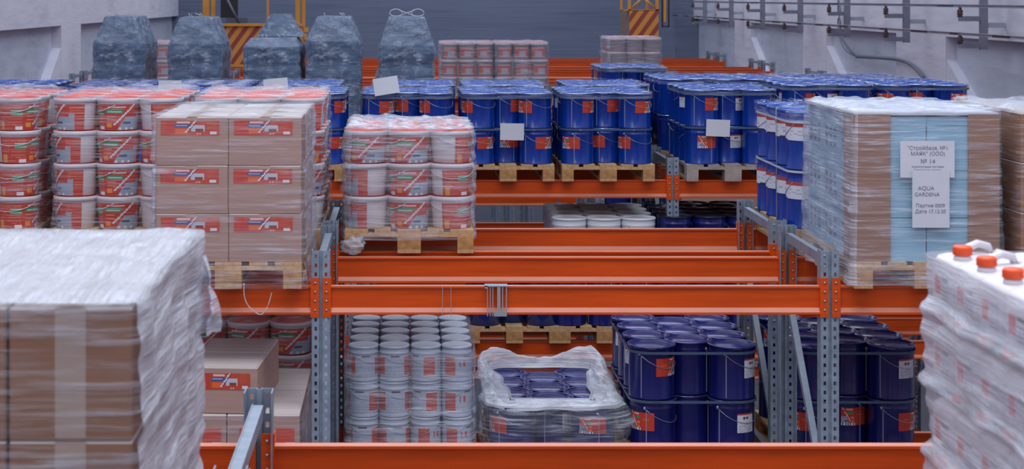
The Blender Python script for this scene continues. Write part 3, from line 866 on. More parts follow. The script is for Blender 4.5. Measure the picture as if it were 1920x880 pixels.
for x, nl, nk, sd in ((x_b4, 3, 'film round the bucket pallet left of centre', 5), (x_b2, 4, 'film round the bucket pallet beside the cartons', 6), (x_b1, 4, 'film round the leftmost bucket pallet', 7), (x_b3, 4, 'film round the bucket pallet behind the cartons', 8)):
    zt_ = BZ + PH + .205 * nl
    film(x - .004, x + .806, YB + .01, YB + 1.2, BZ + .08, zt_ + .012, nk, side='film_heavy' if nl == 3 else 'film_mid', front='film_mid' if nl == 3 else 'film_clear', top='film_top' if nl == 3 else 'film_mid',
         seams=[BZ + PH + .205 * k for k in range(1, nl + 1)], pinch=.014, amp=.010, seed=sd * 7.7, rc=.12, topamp=.035, skirt=.02, m=60)

# ------------------------------------------------------------ cartons
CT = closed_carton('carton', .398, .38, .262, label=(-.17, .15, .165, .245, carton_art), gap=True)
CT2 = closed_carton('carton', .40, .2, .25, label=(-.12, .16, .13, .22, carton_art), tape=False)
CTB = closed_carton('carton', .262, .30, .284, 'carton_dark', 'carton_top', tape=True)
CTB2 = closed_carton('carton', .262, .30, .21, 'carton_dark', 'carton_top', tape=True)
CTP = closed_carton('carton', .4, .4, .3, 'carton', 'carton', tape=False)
x = -1.352
pallet(x, YA, BZ, 'wooden pallet under the red-labelled cartons', 'wood', True, 'wooden pallets on the racks')
for k in range(3):
    for j in range(3):
        for i in range(2):
            o = place(CT, (x + .2 + .4 * i, YA + .19 + .4 * j + .01, BZ + PH + .264 * k), R((.6, -.5, .3)[k]))
            tag(o, 'red-labelled carton, %s layer, %s row, %s column, wrapped carton pallet' % (('bottom', 'middle', 'top')[k], ('front', 'middle', 'rear')[j], ('left', 'right')[i]), 'carton', 'red-labelled cartons')
film(x - .006, x + .806, YA - .004, YA + 1.2, BZ - .0, BZ + PH + .79 + .012, 'film round the red-labelled carton pallet', side='film_heavy', front='film_clear', top='film_mid',
     seams=[BZ + PH, BZ + PH + .264, BZ + PH + .528], pinch=.012, amp=.008, seed=21, rc=.015, topamp=.012, skirt=.01, m=64, taper=lambda t: (1.03 - .03 * t, 1))
# second level, rack A left: long thin cartons on a rotated row over a full layer
z = Z2
pallet(-1.36, YA, z, 'wooden pallet under the lower stack of cartons', 'wood', True, 'wooden pallets on the racks')
top2 = CZ - 2.28
nlay = 2; zb = z + PH
for k in range(2):
    for j in range(4):
        for i in range(6 if k == 1 else 2):
            pass
lh = (top2 - zb)
CT4 = closed_carton('carton', .196, .3, lh / 2 - .002, label=(-.03, .07, .1, .21, lambda u, v: (196, 70, 48) if not (u > .5 and v < .3) else (216, 216, 224)), tape=False)
for k in range(2):
    for j in range(4):
        for i in range(4):
            o = place(CT4, (-1.36 + .1 + .2 * i - .0, YA + .15 + .3 * j, zb + lh / 2 * k))
            tag(o, 'small carton, %s layer, %s row, %s column, lower stack' % (('bottom', 'top')[k], ROWN[j], ('left', 'centre-left', 'centre-right', 'right')[i]), 'carton', 'small cartons of the lower stack')
for j in range(4):
    o = place(CT2, (-.985 + .015 * j, YA + .12 + .205 * j, top2 + .004), R(-4))
    tag(o, 'pale carton, %s of the row crossing the lower stack' % ('frontmost with red label', 'second', 'third', 'last')[j], 'carton', 'cartons across the lower stack')
film(-1.36, -.56, YA + .0, YA + 1.2, z + .05, top2 + .004, 'film round the lower carton stack', side='film_heavy', front='film_clear', top=None, amp=.008, seed=33, rc=.02)
# bucket pallet at the second level behind
bucket_pallet(-1.37, YB, Z2, 'lower bucket pallet behind small cartons', 4, 9, rots=[-35, -40, (-30, -30, -35, -30)])
film(-1.375, -.56, YB + .01, YB + 1.2, Z2 + .1, Z2 + PH + .82 + .01, 'film round the lower bucket pallet', side='film_mid', front='film_clear', top='film_clear', seams=[Z2 + PH + .205 * k for k in range(1, 5)], amp=.008, seed=44, rc=.12)

# ------------------------------------------------------------ white cans pallet (second level, rack B)
x = -.355; zb = Z2
hc = .205; nl = 3
topz = CZ - 2.18
pallet(x, YB, zb, 'wooden pallet under the white cans', 'wood', True, 'wooden pallets on the racks')
dzc = (topz - zb - PH) / 3
simple_stack(WC, x + .01, YB + .02, zb + PH, 4, 5, 3, .196, .232, dzc, 'white can', 'wrapped pallet', 'can', 'white cans', vis=shell, seed=12, z_scale=dzc / .205,
             rz=lambda i, j, k, r: R((30, 40, -20, -45)[i] + r.uniform(-15, 15)))
film(x - .0, x + .80, YB + .01, YB + 1.2, zb + .1, topz - .012, 'film round the white can pallet', side='film_heavy', front='film_mid', top=None, seams=[zb + PH + dzc, zb + PH + 2 * dzc], pinch=.014, amp=.01, seed=51, rc=.09, m=60)

# ------------------------------------------------------------ open-wrapped pallet of shaded drums
x = .545
topd = CZ - 2.545
drum_pallet(x, YB, Z2, 'open-wrapped pallet', kinds=('navy_red', 'navy_shadow_redl', 'navy_shadow_white'), layers=1, sz=.5, seed=77, straps=False) if False else None
pallet(x, YB, Z2, 'wooden pallet under the open-wrapped shaded drums', 'wood', True, 'wooden pallets on the racks')
hh = topd - Z2 - PH
# one layer; drums at natural height stand on the pallet
for px, py, cn, rn, front in drum_positions():
    k = random.choice(('navy_red', 'navy_shadow_redl', 'navy_shadow_white'))
    drum_count[0] += 1
    o = place(DR[k], (x + px, YB + py, Z2 + PH), R(random.choice((-10, 10, 40)) if front else random.uniform(-180, 180)), hh / .31)
    tag(o, 'shaded drum, %s row, %s column, inside the torn open white film' % (rn, cn), 'drum', 'shaded drums in torn film')
def open_film(x0, x1, y0, y1, z0, z1, label):
    b = MB(); n = 170; rings = []
    pts = [rr_point(i / n, x0, x1, y0, y1, .16) for i in range(n)]
    def N(p, f, s): return noise.noise(Vector((p.x * f, p.y * f, s)))
    cx, cy = (x0 + x1) / 2, (y0 + y1) / 2
    sched = []
    for j in range(26): # skirt going up
        t = j / 25; sched.append(('s', t))
    for j in range(1, 13): sched.append(('r', j / 12))
    for j in range(1, 6): sched.append(('i', j / 5))
    for kind, t in sched:
        row = []
        for p, nn in pts:
            rear = max(0, (p.y - y0) / (y1 - y0))
            bump = .10 * math.exp(-((p.x - x0 - .1) ** 2 + (p.y - y1) ** 2) / .05) + .13 * math.exp(-((p.x - x1 + .12) ** 2 + (p.y - y1) ** 2) / .03)
            right = max(0, (p.x - cx) / (x1 - cx))
            crest = z1 + .012 + .03 * rear + bump * .8 + .016 * N(p, 9, 2)
            if kind == 's':
                z = z0 + (crest - .03 - z0) * t
                off = .012 + .03 * noise.noise(Vector((p.x * 5, p.y * 5, z * 5))) + .018 * noise.noise(Vector((p.x * 14, p.y * 14, z * 16))) + .05 * right * math.exp(-((t - .72) / .2) ** 2) + .02 * math.sin(t * PI)
                q = p + nn * off
                row.append((q.x, q.y, z))
            elif kind == 'r':
                wid = .15 + .03 * N(p, 5, 8) + .035 * (1 - rear) - .085 * rear ** 3 
                inn = wid * t
                q = p - nn * inn + nn * .02 * (1 - t)
                z = crest - .03 + .05 * math.sin(PI * min(1, t * 1.1)) - .035 * t + .022 * N(Vector((q.x, q.y, 0)), 11, t * 3) + .012 * N(Vector((q.x, q.y, 0)), 26, 1)
                row.append((q.x, q.y, max(z, z1 + .004)))
            else:
                wid = .15 + .03 * N(p, 5, 8) + .035 * (1 - rear) - .085 * rear ** 3
                q = p - nn * (wid + .012 * t)
                row.append((q.x, q.y, z1 + .006 + .01 * (1 - t)))
        rings.append(row)
    vs = [v for r_ in rings for v in r_]; fs = []; mi = []
    for j in range(len(rings) - 1):
        for i in range(n):
            k = (i + 1) % n; fs.append((j * n + i, j * n + k, (j + 1) * n + k, (j + 1) * n + i)); mi.append(0 if j < 25 else 1)
    b.add(vs, fs, 0, True); b.mi = mi
    return tag(b.build('torn_stretch_film', ['film_mid', 'film_white']), label, 'plastic film')
open_film(x - .03, x + .83, YB - .0, YB + 1.2, Z2 + .1, topd, 'crumpled white film torn open above a pallet of shaded drums')

# ------------------------------------------------------------ tall banded drums, rack B right, top level
x = 2.425
pallet(x, YB, BZ, 'wooden pallet under the tall banded drums', 'wood', True, 'wooden pallets on the racks')
simple_stack(TD, x - .01, YB, BZ + PH, 3, 4, 2, .29, .30, .366, 'tall drum with white band', 'beside pale blue boxes', 'drum', 'tall blue drums with white bands', vis=lambda i, j, k, nx, ny, nl: True, seed=14,)
for zz, nm in ((.35, 'middle'), (.66, 'top')):
    strap_loop(x - .014, x + .866, YB - .004, YB + 1.2, BZ + PH + zz, 'grey plastic band round the %s of the tall banded drums' % nm, 'strap_white', .014)
b = MB()
b.tube([(x - .014, YB + .42, BZ + PH), (x - .016, YB + .42, BZ + PH + .735), (x + .4, YB + .42, BZ + PH + .742), (x + .87, YB + .42, BZ + PH + .735), (x + .872, YB + .42, BZ + PH)], .003, 5)
tag(b.build('strapping_band', 'strap_white'), 'thin upright band over the tall banded drums', 'strap')
film(x - .012, x + .865, YB, YB + 1.2, BZ + PH + .66, BZ + PH + .745, 'clear film over the lids of the tall banded drums', side='film_clear', top='film_topglint', rc=.14, seed=61, m=6)

# ------------------------------------------------------------ pale blue boxes, rack A right
XA = 2.465
pallet(XA, YA, BZ, 'wooden pallet under the wrapped pale blue boxes', 'wood', True, 'wooden pallets on the racks')
zb = BZ + PH; HT = CZ - .63 - zb
def plain_box(name, x0, x1, y0, y1, z0, z1, mat, label, cat, group=None, rad=.006):
    b = MB(); b.box(x0, x1, y0, y1, z0, z1); o = b.build(name, mat)
    m = o.modifiers.new('bevel', 'BEVEL'); m.width = rad; m.segments = 2
    return tag(o, label, cat, group)
k = 0
LAY = ('bottom', 'middle', 'top')
lz = [0, .24, .50, HT - .02]
for L in range(3):
    for j in range(3):
        for i in range(2):
            bx0 = XA + .02 + i * .38; by0 = YA + .03 + j * .385
            rr = tag(empty('foam_box', (bx0 + .19, by0 + .19, zb + lz[L])), 'pale blue box, %s layer, %s row, %s column' % (LAY[L], ('front', 'middle', 'rear')[j], ('left', 'right')[i]), 'box', 'pale blue boxes')
            hh_ = lz[L + 1] - lz[L] - .004
            b = MB(); b.box(-.187, .187, -.19, .19, 0, hh_ - .05); b.build('box_body', 'lightblue', rr)
            b = MB(); b.box(-.189, .189, -.192, .192, hh_ - .048, hh_); b.build('box_lid', 'lightblue', rr)
            if i == 0:
                b = MB()
                for q in range(3):
                    for m_ in range(3): b.box(-.1895, -.1885, -.10 + .1 * m_, -.06 + .1 * m_, hh_ * .3 + q * .045, hh_ * .3 + q * .045 + .02)
                b.build('printed_mark', 'strap', rr)
# cardboard corner protectors
def corner(xa, xb, ya, yb, label, side):
    b = MB()
    if side == 'fl': b.box(xa, xb, ya - .008, ya, 0, HT - .01); b.box(xa - .008, xa, ya - .008, yb, 0, HT - .01)
    else: b.box(xa, xb, ya - .008, ya, 0, HT - .01); b.box(xb, xb + .008, ya - .008, yb, 0, HT - .01)
    o = b.build('cardboard_corner', 'carton_dark', None, (0, 0, zb)); return tag(o, label, 'cardboard')
corner(XA + .008, XA + .20, YA + .022, YA + .24, 'brown cardboard corner guard at left of the pale blue boxes', 'fl')
corner(XA + .625, XA + .788, YA + .022, YA + .24, 'brown cardboard corner guard at right of the pale blue boxes', 'fr')
b = MB(); b.box(XA + .0, XA + .79, YA + .015, YA + 1.19, 0, .014); tag(b.build('cover_sheet', 'paper', None, (0, 0, zb + HT - .014)), 'white cover sheet over the pale blue boxes', 'sheet')
film(XA - .0, XA + .798, YA + .008, YA + 1.2, BZ + .02, zb + HT + .01, 'film round the pale blue boxes', side='film_heavy', front='film_mid', top='film_heavy', seams=[zb + .24], pinch=.008, amp=.008, seed=71, rc=.02, topamp=.03, skirt=.03, m=70, taper=lambda t: (1.035 - .035 * t, 1.02 - .02 * t))
# the two printed sheets
def note(x0, z0, w_, h_, lines, label, y):
    r = tag(empty('printed_notice', (x0, y, z0)), label, 'paper')
    b = MB(); b.box(0, w_, 0, .001, 0, h_); b.build('sheet', 'paper', r)
    for txt, size, tx, tz, bold in lines:
        c = bpy.data.curves.new('writing', 'FONT'); c.body = txt; c.size = size * .86; c.align_x = 'CENTER'; c.extrude = .0002
        tmp = bpy.data.objects.new('writing_source', c); COL.objects.link(tmp)
        me = bpy.data.meshes.new_from_object(tmp.evaluated_get(bpy.context.evaluated_depsgraph_get())); bpy.data.objects.remove(tmp)
        me.materials.clear(); me.materials.append(MT['ink']); t = inst('writing', me, r)
        t.location = (tx, -.0012, tz); t.rotation_euler = (R(90), 0, 0)
    return r
s = 345.0
X_ = lambda px: (px - 755) / s
Z_ = lambda py: CZ - (py + 5) / s
nf = YA - .02
note(X_(1690), Z_(334), X_(1792) - X_(1690), Z_(265) - Z_(334), [('"Стройбаза, №1', .034, .150, .152, .0006), ('МАЯК" (ООО)', .034, .150, .121, .0006), ('№ 14', .040, .150, .077, .001), ('Комплектация: поставка', .017, .150, .055, .0002), ('Саратовская область', .017, .150, .037, .0002)],
     'upper printed white notice on the pale blue boxes', nf + .006)
note(X_(1712), Z_(428), X_(1782) - X_(1712), Z_(320) - Z_(428), [('AQUA', .036, .075, .205, .0008), ('GARDENA', .034, .080, .172, .0008), ('Партия 0009', .032, .098, .112, .0008), ('Дата 17.12.20', .032, .098, .080, .0006)],
     'lower printed white notice on the pale blue boxes', nf)

# next pallet to the right: brown boxes
XR = 3.37
pallet(XR, YA, BZ, 'wooden pallet at the right edge under brown boxes', 'wood', True, 'wooden pallets on the racks')
CTR = closed_carton('carton', .396, .398, HT / 3 - .004, 'carton_dark', 'carton_top', tape=False)
for L in range(3):
    for j in range(3):
        for i in range(2):
            tag(place(CTR, (XR + .2 + .4 * i, YA + .2 + .4 * j, zb + HT / 3 * L)), 'brown carton, %s layer, %s row, %s column, right edge pallet' % (LAY[L], ('front', 'middle', 'rear')[j], ('left', 'right')[i]), 'carton', 'brown cartons on the right edge pallet')
film(XR - .004, XR + .804, YA, YA + 1.2, BZ + .05, zb + HT + .01, 'film round the brown cartons at the right edge', side='film_clear', front='film_clear', top='film_heavy', amp=.006, seed=73, rc=.02, topamp=.03)

# ------------------------------------------------------------ foreground carton stack (left)
YZ = 3.75; XL = -1.376
pallet(XL, YZ, BZ, 'wooden pallet under the big blurred carton stack', 'wood', True, 'wooden pallets on the racks')
zl = [BZ + PH, BZ + PH + .213, BZ + PH + .213 + .286]
for L in range(3):
    for j in range(4):
        for i in range(3):
            tag(place(CTB2 if L == 0 else CTB, (XL + .131 + .268 * i, YZ + .155 + .298 * j, zl[L])), 'brown carton, %s layer, %s row, %s column, nearest left stack' % (LAY[L], ROWN[j], ('left', 'middle', 'right')[i]), 'carton', 'brown cartons of the nearest left stack')
zt_ = zl[2] + .284
film(XL - .004, XL + .806, YZ - .0, YZ + 1.2, BZ, zt_ + .01, 'cloudy film round the big blurred carton stack', side='film_white', front='film_clear', top='film_vert', seams=[zl[1], zl[2]], pinch=.008, amp=.012, seed=81, rc=.018, topamp=.012, skirt=.02, n=190, m=70)
# loose film tail hanging off the rear right corner
b = MB(); nU, nV = 16, 26; vs = []
for j in range(nV + 1):
    for i in range(nU + 1):
        u, v = i / nU, j / nV
        wdt = .012 + .066 * v ** .8 * (1 - .35 * max(0, v - .7) / .3)
        xx = XL + .80 + wdt * u + .008 * math.sin(u * 9 + v * 5) + .01 * noise.noise(Vector((u * 4, v * 6, 1)))
        yy = YZ + 1.17 + .03 * math.sin(u * 11 + v * 4) + .03 * u
        zz = zt_ - .06 - .22 * v + .02 * noise.noise(Vector((u * 5, v * 3, 7)))
        vs.append((xx, yy, zz))
b.add(vs, [(j * (nU + 1) + i, j * (nU + 1) + i + 1, (j + 1) * (nU + 1) + i + 1, (j + 1) * (nU + 1) + i) for j in range(nV) for i in range(nU)], 0, True)
tag(b.build('loose_film_tail', 'film_white'), 'loose end of film hanging from the blurred carton stack', 'plastic film')

# ------------------------------------------------------------ foreground jerrycans (right)
def make_jug():
    W, D_, H = .190, .190, .160; b = MB(); n_ = 36
    def ring(hw, hd, rc, z):
        out = []
        for i in range(n_):
            p, nn = rr_point(i / n_, -hw, hw, -hd, hd, rc); out.append((p.x, p.y, z))
        return out
    hs = [(.086, 0), (.094, .006), (.095, .014), (.095, .118), (.093, .134), (.084, .147), (.068, .154)]
    vs = []; fs = []
    for h, z in hs: vs += ring(h, h, .022, z)
    for j in range(len(hs) - 1):
        for i in range(n_):
            k = (i + 1) % n_; fs.append((j * n_ + i, j * n_ + k, (j + 1) * n_ + k, (j + 1) * n_ + i))
    fs.append(tuple(reversed(range(n_)))); fs.append(tuple((len(hs) - 1) * n_ + i for i in range(n_)))
    b.add(vs, fs, 0, True)
    b.lathe([(.024, .150), (.024, .160), (.020, .162), (.020, .168)], 20, (-.052, -.052))
    root = b.build('jerrycan', 'white_plastic')
    h = MB(); h.tube([(-.045, .01, .150), (-.02, .02, .172), (.02, .045, .182), (.055, .065, .172), (.065, .072, .148)], .011, 10); h.tube([(.072, -.03, .150), (.074, .0, .162), (.074, .04, .160), (.072, .07, .148)], .008, 8)
    Hn = h.build('handle', 'white_plastic', root)
    c = MB(); c.lathe([(.023, .164), (.025, .165), (.025, .186), (.022, .190), (0, .190)], 24, (-.052, -.052))
    for q in range(24):
        a = 2 * PI * q / 24; c.box(.0245, .0262, -.0012, .0012, .167, .185, 0, Matrix.Translation((-.052, -.052, 0)) @ Matrix.Rotation(a, 4, 'Z'))
    C_ = c.build('cap', 'orange_cap', root)
    l = MB()
    def lc(u, v):
        if .1 < u < .5 and .2 < v < .85: return (214, 92, 84)
        if u > .55 and int(v * 14) % 2 and v < .6: return (150, 150, 168)
        if u > .55 and .7 < v < .85: return (80, 120, 110)
        return (228, 226, 232)
    l.patch(20, 14, lambda u, v: (-.0957, .065 - .13 * u, .03 + .08 * v), lc)
    A = l.build('printed_label', 'art', root)
    l = MB(); l.patch(14, 12, lambda u, v: (.05 * (2 * u - 1), .0957, .03 + .08 * v), lambda u, v: (222, 96, 60) if u > .3 else (228, 226, 232))
    return (root, [(Hn, []), (C_, []), (A, []), (l.build('printed_label', 'art', root), [])])
JG = make_jug()
XJ = 1.475
pallet(XJ, YZ, BZ, 'wooden pallet under the blurred white jerrycans', 'wood', True, 'wooden pallets on the racks')
jz = .2
zj0 = CZ - .68 - 3 * .2 - .186
rnd = random.Random(5)
b = MB(); b.box(XJ, XJ + .79, YZ + .01, YZ + 1.19, 0, zj0 - BZ - PH - .002); tag(b.build('cardboard_layer', 'carton', None, (0, 0, BZ + PH)), 'cardboard layer beneath the white jerrycans', 'cardboard') if zj0 - BZ - PH > .004 else None
for L in range(4):
    for j in range(6):
        for i in range(4):
            if i > 1 and not (L == 3 or j == 0 or i == 3): continue
            o = place(JG, (XJ + .1 + .197 * i, YZ + .1 + .198 * j, zj0 + jz * L), R((0, 0, 0, 0)[L]))
            tag(o, 'white jerrycan, %s layer, %s from front, %s column' % (('bottom', 'second', 'third', 'top')[L], ('first', 'second', 'third', 'fourth', 'fifth', 'sixth')[j], ('outer left', 'inner left', 'inner right', 'outer right')[i]), 'jerrycan', 'white jerrycans with orange caps')
film(XJ - .004, XJ + .80, YZ, YZ + 1.2, BZ + .05, zj0 + .6 + .150, 'milky film round the blurred white jerrycans', side='film_jug', front='film_mid', top=None, seams=[zj0 + .2, zj0 + .4, zj0 + .6], pinch=-.022, amp=.014, seed=91, rc=.03, n=190, m=70)

# ------------------------------------------------------------ grey wrapped bags
def make_bag(x0, w_, zb, h_, shoulder, topw, label, seed, spool=False, tie=True, lop=0):
    r = tag(empty('wrapped_bag_stack', (x0 + w_ / 2, YE + .62, zb)), label, 'bag', 'grey wrapped bags')
    def shell_(off, amp, n=90, m=46):
        b = MB(); rows = []
        for j in range(m + 1):
            t = j / m; z = h_ * t
            if z < shoulder:
                kx = 1.0; ky = 1
                ph = (z / (shoulder / 2.7)) % 1
                bul = .016 * math.sin(PI * ph) ** .35
            else:
                q = (z - shoulder) / (h_ - shoulder); kx = 1 - (1 - topw) * min(1, q * 1.0) ** .95; ky = 1 - .12 * q; bul = .012 * (1 - q)
            row = []
            for i in range(n):
                p, nn = rr_point(i / n, -w_ / 2, w_ / 2, -.58, .58, .03)
                o_ = off + bul - .012 + amp * noise.noise(Vector((p.x * 5 + seed, p.y * 3, z * 6))) + amp * .6 * noise.noise(Vector((p.x * 15, p.y * 9 + seed, z * 24)))
                row.append(((p.x + nn.x * o_) * kx + lop * max(0, z - shoulder), (p.y + nn.y * o_) * ky, z + (.012 * noise.noise(Vector((p.x * 6, p.y * 6, seed))) if j == m else 0)))
            rows.append(row)
        vs = [v for q in rows for v in q]; fs = [(j * n + i, j * n + (i + 1) % n, (j + 1) * n + (i + 1) % n, (j + 1) * n + i) for j in range(m) for i in range(n)]
        fs.append(tuple(m * n + i for i in range(n))); b.add(vs, fs, 0, True); return b
    shell_(0, .016).build('bag_fabric', 'bag', r)
    fb = shell_(.010, .020)
    fb.mi = [1 if max(fb.v[k_][2] for k_ in f_) > shoulder * 1.01 or abs(fb.v[f_[0]][0]) > w_ * .46 else 0 for f_ in fb.f]
    fb.build('film_wrap', ['film_bag', 'film_bagtop'], r)
    if tie:
        t = MB(); rn = random.Random(seed)
        if spool:
            for sx in (-1, 1):
                pts = [(sx * (.13 + .075 * math.cos(a)), -.40, h_ + .045 + .05 * math.sin(a) * (1 if a < PI else .7)) for a in [2 * PI * q / 22 for q in range(22)]]
                t.tube(pts, .0055, 5, closed=True)
            t.tube([(-.09, -.40, h_ + .01), (0, -.4, h_ + .05), (.09, -.4, h_ + .08)], .005, 5); t.tube([(.09, -.40, h_ + .01), (0, -.4, h_ + .05), (-.09, -.4, h_ + .08)], .005, 5)
        else:
            for q in range(4):
                a = rn.uniform(-.15, .15); t.tube([(a, -.4, h_ - .01), (a + rn.uniform(-.03, .03), -.4, h_ + .025), (a + rn.uniform(-.05, .06), -.4, h_ + .045)], .0045, 5)
        t.build('tie_cord', 'cord', r)
    return r
ZE = BZ + PH
bags = [(-3.67, .60, 1.22, .90, .60, 'leftmost grey wrapped bag stack', 1, False), (-2.775, .62, 1.21, .90, .62, 'second grey wrapped bag stack from the left', 2, False),
        (-1.88, .66, .96, .86, .80, 'third grey wrapped bag stack, crumpled with a smaller bag above', 3, False), (-1.14, .63, 1.215, .92, .62, 'fourth grey wrapped bag stack, seen down to its pallet', 4, False),
        (-.27, .64, 1.21, .88, .66, 'rightmost grey wrapped bag stack with looped cords on top', 5, True)]
for x0, w_, h_, sh, tw, lb, sd, sp in bags:
    pallet(x0 - .02 if w_ < .7 else x0, YE, BZ, 'wooden pallet under the ' + lb.split(',')[0].replace(' with looped cords on top', ''), 'wood', False, 'wooden pallets on the racks') if False else None
    b = MB()
    make_bag(x0, w_, ZE, h_, sh, tw, lb, sd * 3.3, sp)
    # narrow pallet beneath
    pb = MB()
    for xx in (0, w_ / 2 - .05, w_ - .1): pb.box(xx, xx + .1, 0, 1.2, 0, .1)
    pb.box(0, w_, 0, 1.2, .1, .122); pb.box(0, w_, 0, 1.2, .122, .144)
    tag(pb.build('pallet', 'wood', None, (x0, YE, BZ)), 'narrow wooden pallet under the ' + ' '.join(lb.split(',')[0].split()[:5]), 'pallet', 'wooden pallets on the racks')
# smaller bag standing on the third stack
r = tag(empty('small_wrapped_bag', (-1.50, YE + .9, ZE + .965)), 'small peaked wrapped bag on top of the third grey stack', 'bag')
b = MB(); n_ = 60; rows = []
for j in range(25):
    t = j / 24; row = []
    for i in range(n_):
        p, nn = rr_point(i / n_, -.29, .29, -.25, .25, .06); k = 1 - .58 * t ** .9
        o_ = .012 * noise.noise(Vector((p.x * 8, p.y * 8, t * 5)))
        row.append(((p.x + nn.x * o_) * k, (p.y + nn.y * o_) * k, .27 * t))
    rows.append(row)
b.add([v for q in rows for v in q], [(j * n_ + i, j * n_ + (i + 1) % n_, (j + 1) * n_ + (i + 1) % n_, (j + 1) * n_ + i) for j in range(24) for i in range(n_)] + [tuple(24 * n_ + i for i in range(n_))], 0, True)
b.build('bag_fabric', 'bag', r)
b2 = MB(); b2.add([(v[0] * 1.05, v[1] * 1.05, v[2] * 1.02 + .004) for v in b.v], b.f, 0, True); b2.build('film_wrap', 'film_bag', r)

# ------------------------------------------------------------ far pails (rack G)
def make_far_pail(r, h, redlid, art=True):
    b = MB(); b.lathe([(0, 0), (r * .9, 0), (r * .98, h * .86), (r, h * .86), (r * 1.05, h * .88), (r * 1.05, h * .98), (r, h), (0, h)], 22)
    root = b.build('plastic_pail', 'white_plastic')
    kids = []
    d = MB(); d.lathe([(r * .98, h * 1.0), (r * .95, h + .004), (0, h + .004)], 22); kids.append((d.build('lid', 'red_lid', root), []))
    if art:
        def c(u, v):
            if v > .85 or v < .1: return (206, 190, 196)
            if .3 < u < .8 and .1 < v < .6: return (180, 176, 190)
            return (206, 92, 70)
        kids.append((cyl_patch(r * .97, -48, 48, h * .15, h * .72, c, 16, 10, taper=.02).build('printed_label', 'art', root), []))
    return (root, kids)
FP = make_far_pail(.13, .25, True); FW = make_far_pail(.13, .205, True, False)
YG = 26.44; sG = FPX / YG
fp_vis = lambda i, j, k, nx, ny, nl: k == nl - 1 or j == 0 or i == 0
for px, nk in ((826, 'far pallet beside the last bag'), (929, 'far pallet right of it'), (222, 'far pallet behind the first bags')):
    xx = (px - 755) / sG
    pallet(xx, YG, BZ, 'wooden pallet, ' + nk, 'wood', False, 'wooden pallets on the racks')
    simple_stack(FP, xx, YG, BZ + PH, 3, 4, 3, .265, .29, .255, 'red-labelled pail', nk, 'pail', 'far red-labelled pails', vis=fp_vis, seed=5, rz=lambda i, j, k, r: R(r.choice((0, 10, -12))))
    film(xx - .005, xx + .80, YG + .01, YG + 1.18, BZ + .1, BZ + PH + .77, 'film round pails, ' + nk, side='film_heavy', front='film_mid', top='film_heavy', seams=[BZ + PH + .255, BZ + PH + .51], amp=.008, seed=px, rc=.12, n=80, m=30)
xx = (1142 - 755) / sG
pallet(xx, YG, BZ, 'wooden pallet under far white pails below the striped mast', 'wood', False, 'wooden pallets on the racks')
simple_stack(FW, xx, YG, BZ + PH, 3, 4, 4, .265, .29, .208, 'white pail', 'below striped mast', 'pail', 'far white pails', vis=fp_vis, seed=6)
film(xx - .005, xx + .80, YG + .01, YG + 1.18, BZ + .1, BZ + PH + .84, 'film round the far white pails', side='film_heavy', front='film_mid', top='film_heavy', seams=[BZ + PH + .208 * q for q in (1, 2, 3)], amp=.008, seed=15, rc=.12, n=80, m=30)
for q, px in enumerate((305, 500)):
    pass

# second level, rack E: drums and cartons glimpsed through the racks
drum_pallet(xc(1136, 158.5), YE, Z2, 'far lower drums seen through the rack', kinds=('navy_red', 'navy_shadow_white'), seed=91, side='left', parts=False, straps=False)
for q, (px, nk) in enumerate(((1278, 'left one'), (1404, 'right one'))):
    xx = xc(px, 158.5)
    pallet(xx, YE, Z2, 'wooden pallet under far plain cartons, ' + nk, 'wood', False, 'wooden pallets on the racks')
    for k in range(3):
        for j in range(2):
            for i in range(2):
                tag(place(CTP, (xx + .2 + .4 * i, YE + .2 + .4 * j, Z2 + PH + .302 * k)), 'plain carton, %s layer, %s row, %s column, far lower pallet, %s' % (LAY[k], ('front', 'rear')[j], ('left', 'right')[i], nk), 'carton', 'plain cartons on the far lower pallets')
# white crate at the level of the second beam beyond the rack
for x_, nk in ((-1.55, 'left'), ):
    pass

# stuff: the inner, lower drums
if stuff_drums.v:
    tag(stuff_drums.build('stacked_drums', 'blue'), 'inner blue drums filling the pallets of the two drum racks', 'drum', kind='stuff')

# ------------------------------------------------------------ crane
DC = 36.0; sC = FPX / DC
cx_ = lambda px: (px - 755) / sC
cz_ = lambda py: CZ - (py + 5) / sC
r = tag(empty('crane_cab', (0, DC, 0)), 'yellow steel crane cab with a red-striped guard panel', 'crane')
def bar(px0, px1, py0, py1, y0, y1, nm, mat, par=r):
    b = MB(); b.box(cx_(px0), cx_(px1), y0, y1, cz_(py1), cz_(py0)); return b.build(nm, mat, par)
bar(380, 391, -60, 150, 0, .14, 'post', 'yellow'); bar(393, 400, -60, 150, .3, .4, 'post', 'yellow'); bar(500, 504, -60, 50, 0, .06, 'post', 'yellow')
bar(554, 562, -60, 50, 0, .12, 'post', 'yellow'); bar(565, 571, -60, 175, .2, .34, 'post', 'yellow'); bar(563, 569, 46, 215, 0, .1, 'post', 'yellow')
bar(400, 568, 44, 49, -.04, .1, 'guard_rail', 'yellow')
bar(568, 578, 52, 60, .0, .1, 'bracket', 'yellow'); bar(568, 576, 64, 74, .0, .1, 'bracket', 'yellow')
bar(380, 568, 121, 126, 0, .1, 'guard_rail', 'yellow')
b = MB(); W_ = cx_(560) - cx_(416); H_ = cz_(49) - cz_(122)
b.box(0, W_, 0, .02, 0, H_); o = b.build('striped_panel', 'stripes', r, (cx_(416), .02, cz_(122)))
bar(409, 441, -8, 34, .5, .62, 'dark_window', 'black')
b = MB(); b.tube([(cx_(421), .3, cz_(-5)), (cx_(447), .3, cz_(46))], .03, 6); b.build('strut', 'steel_dark', r)
bar(420, 460, 34, 44, .45, .6, 'window_sill', 'steel_dark')
r2 = tag(empty('crane_mast', (0, DC, 0)), 'hanging yellow lattice mast with a red-striped foot', 'crane')
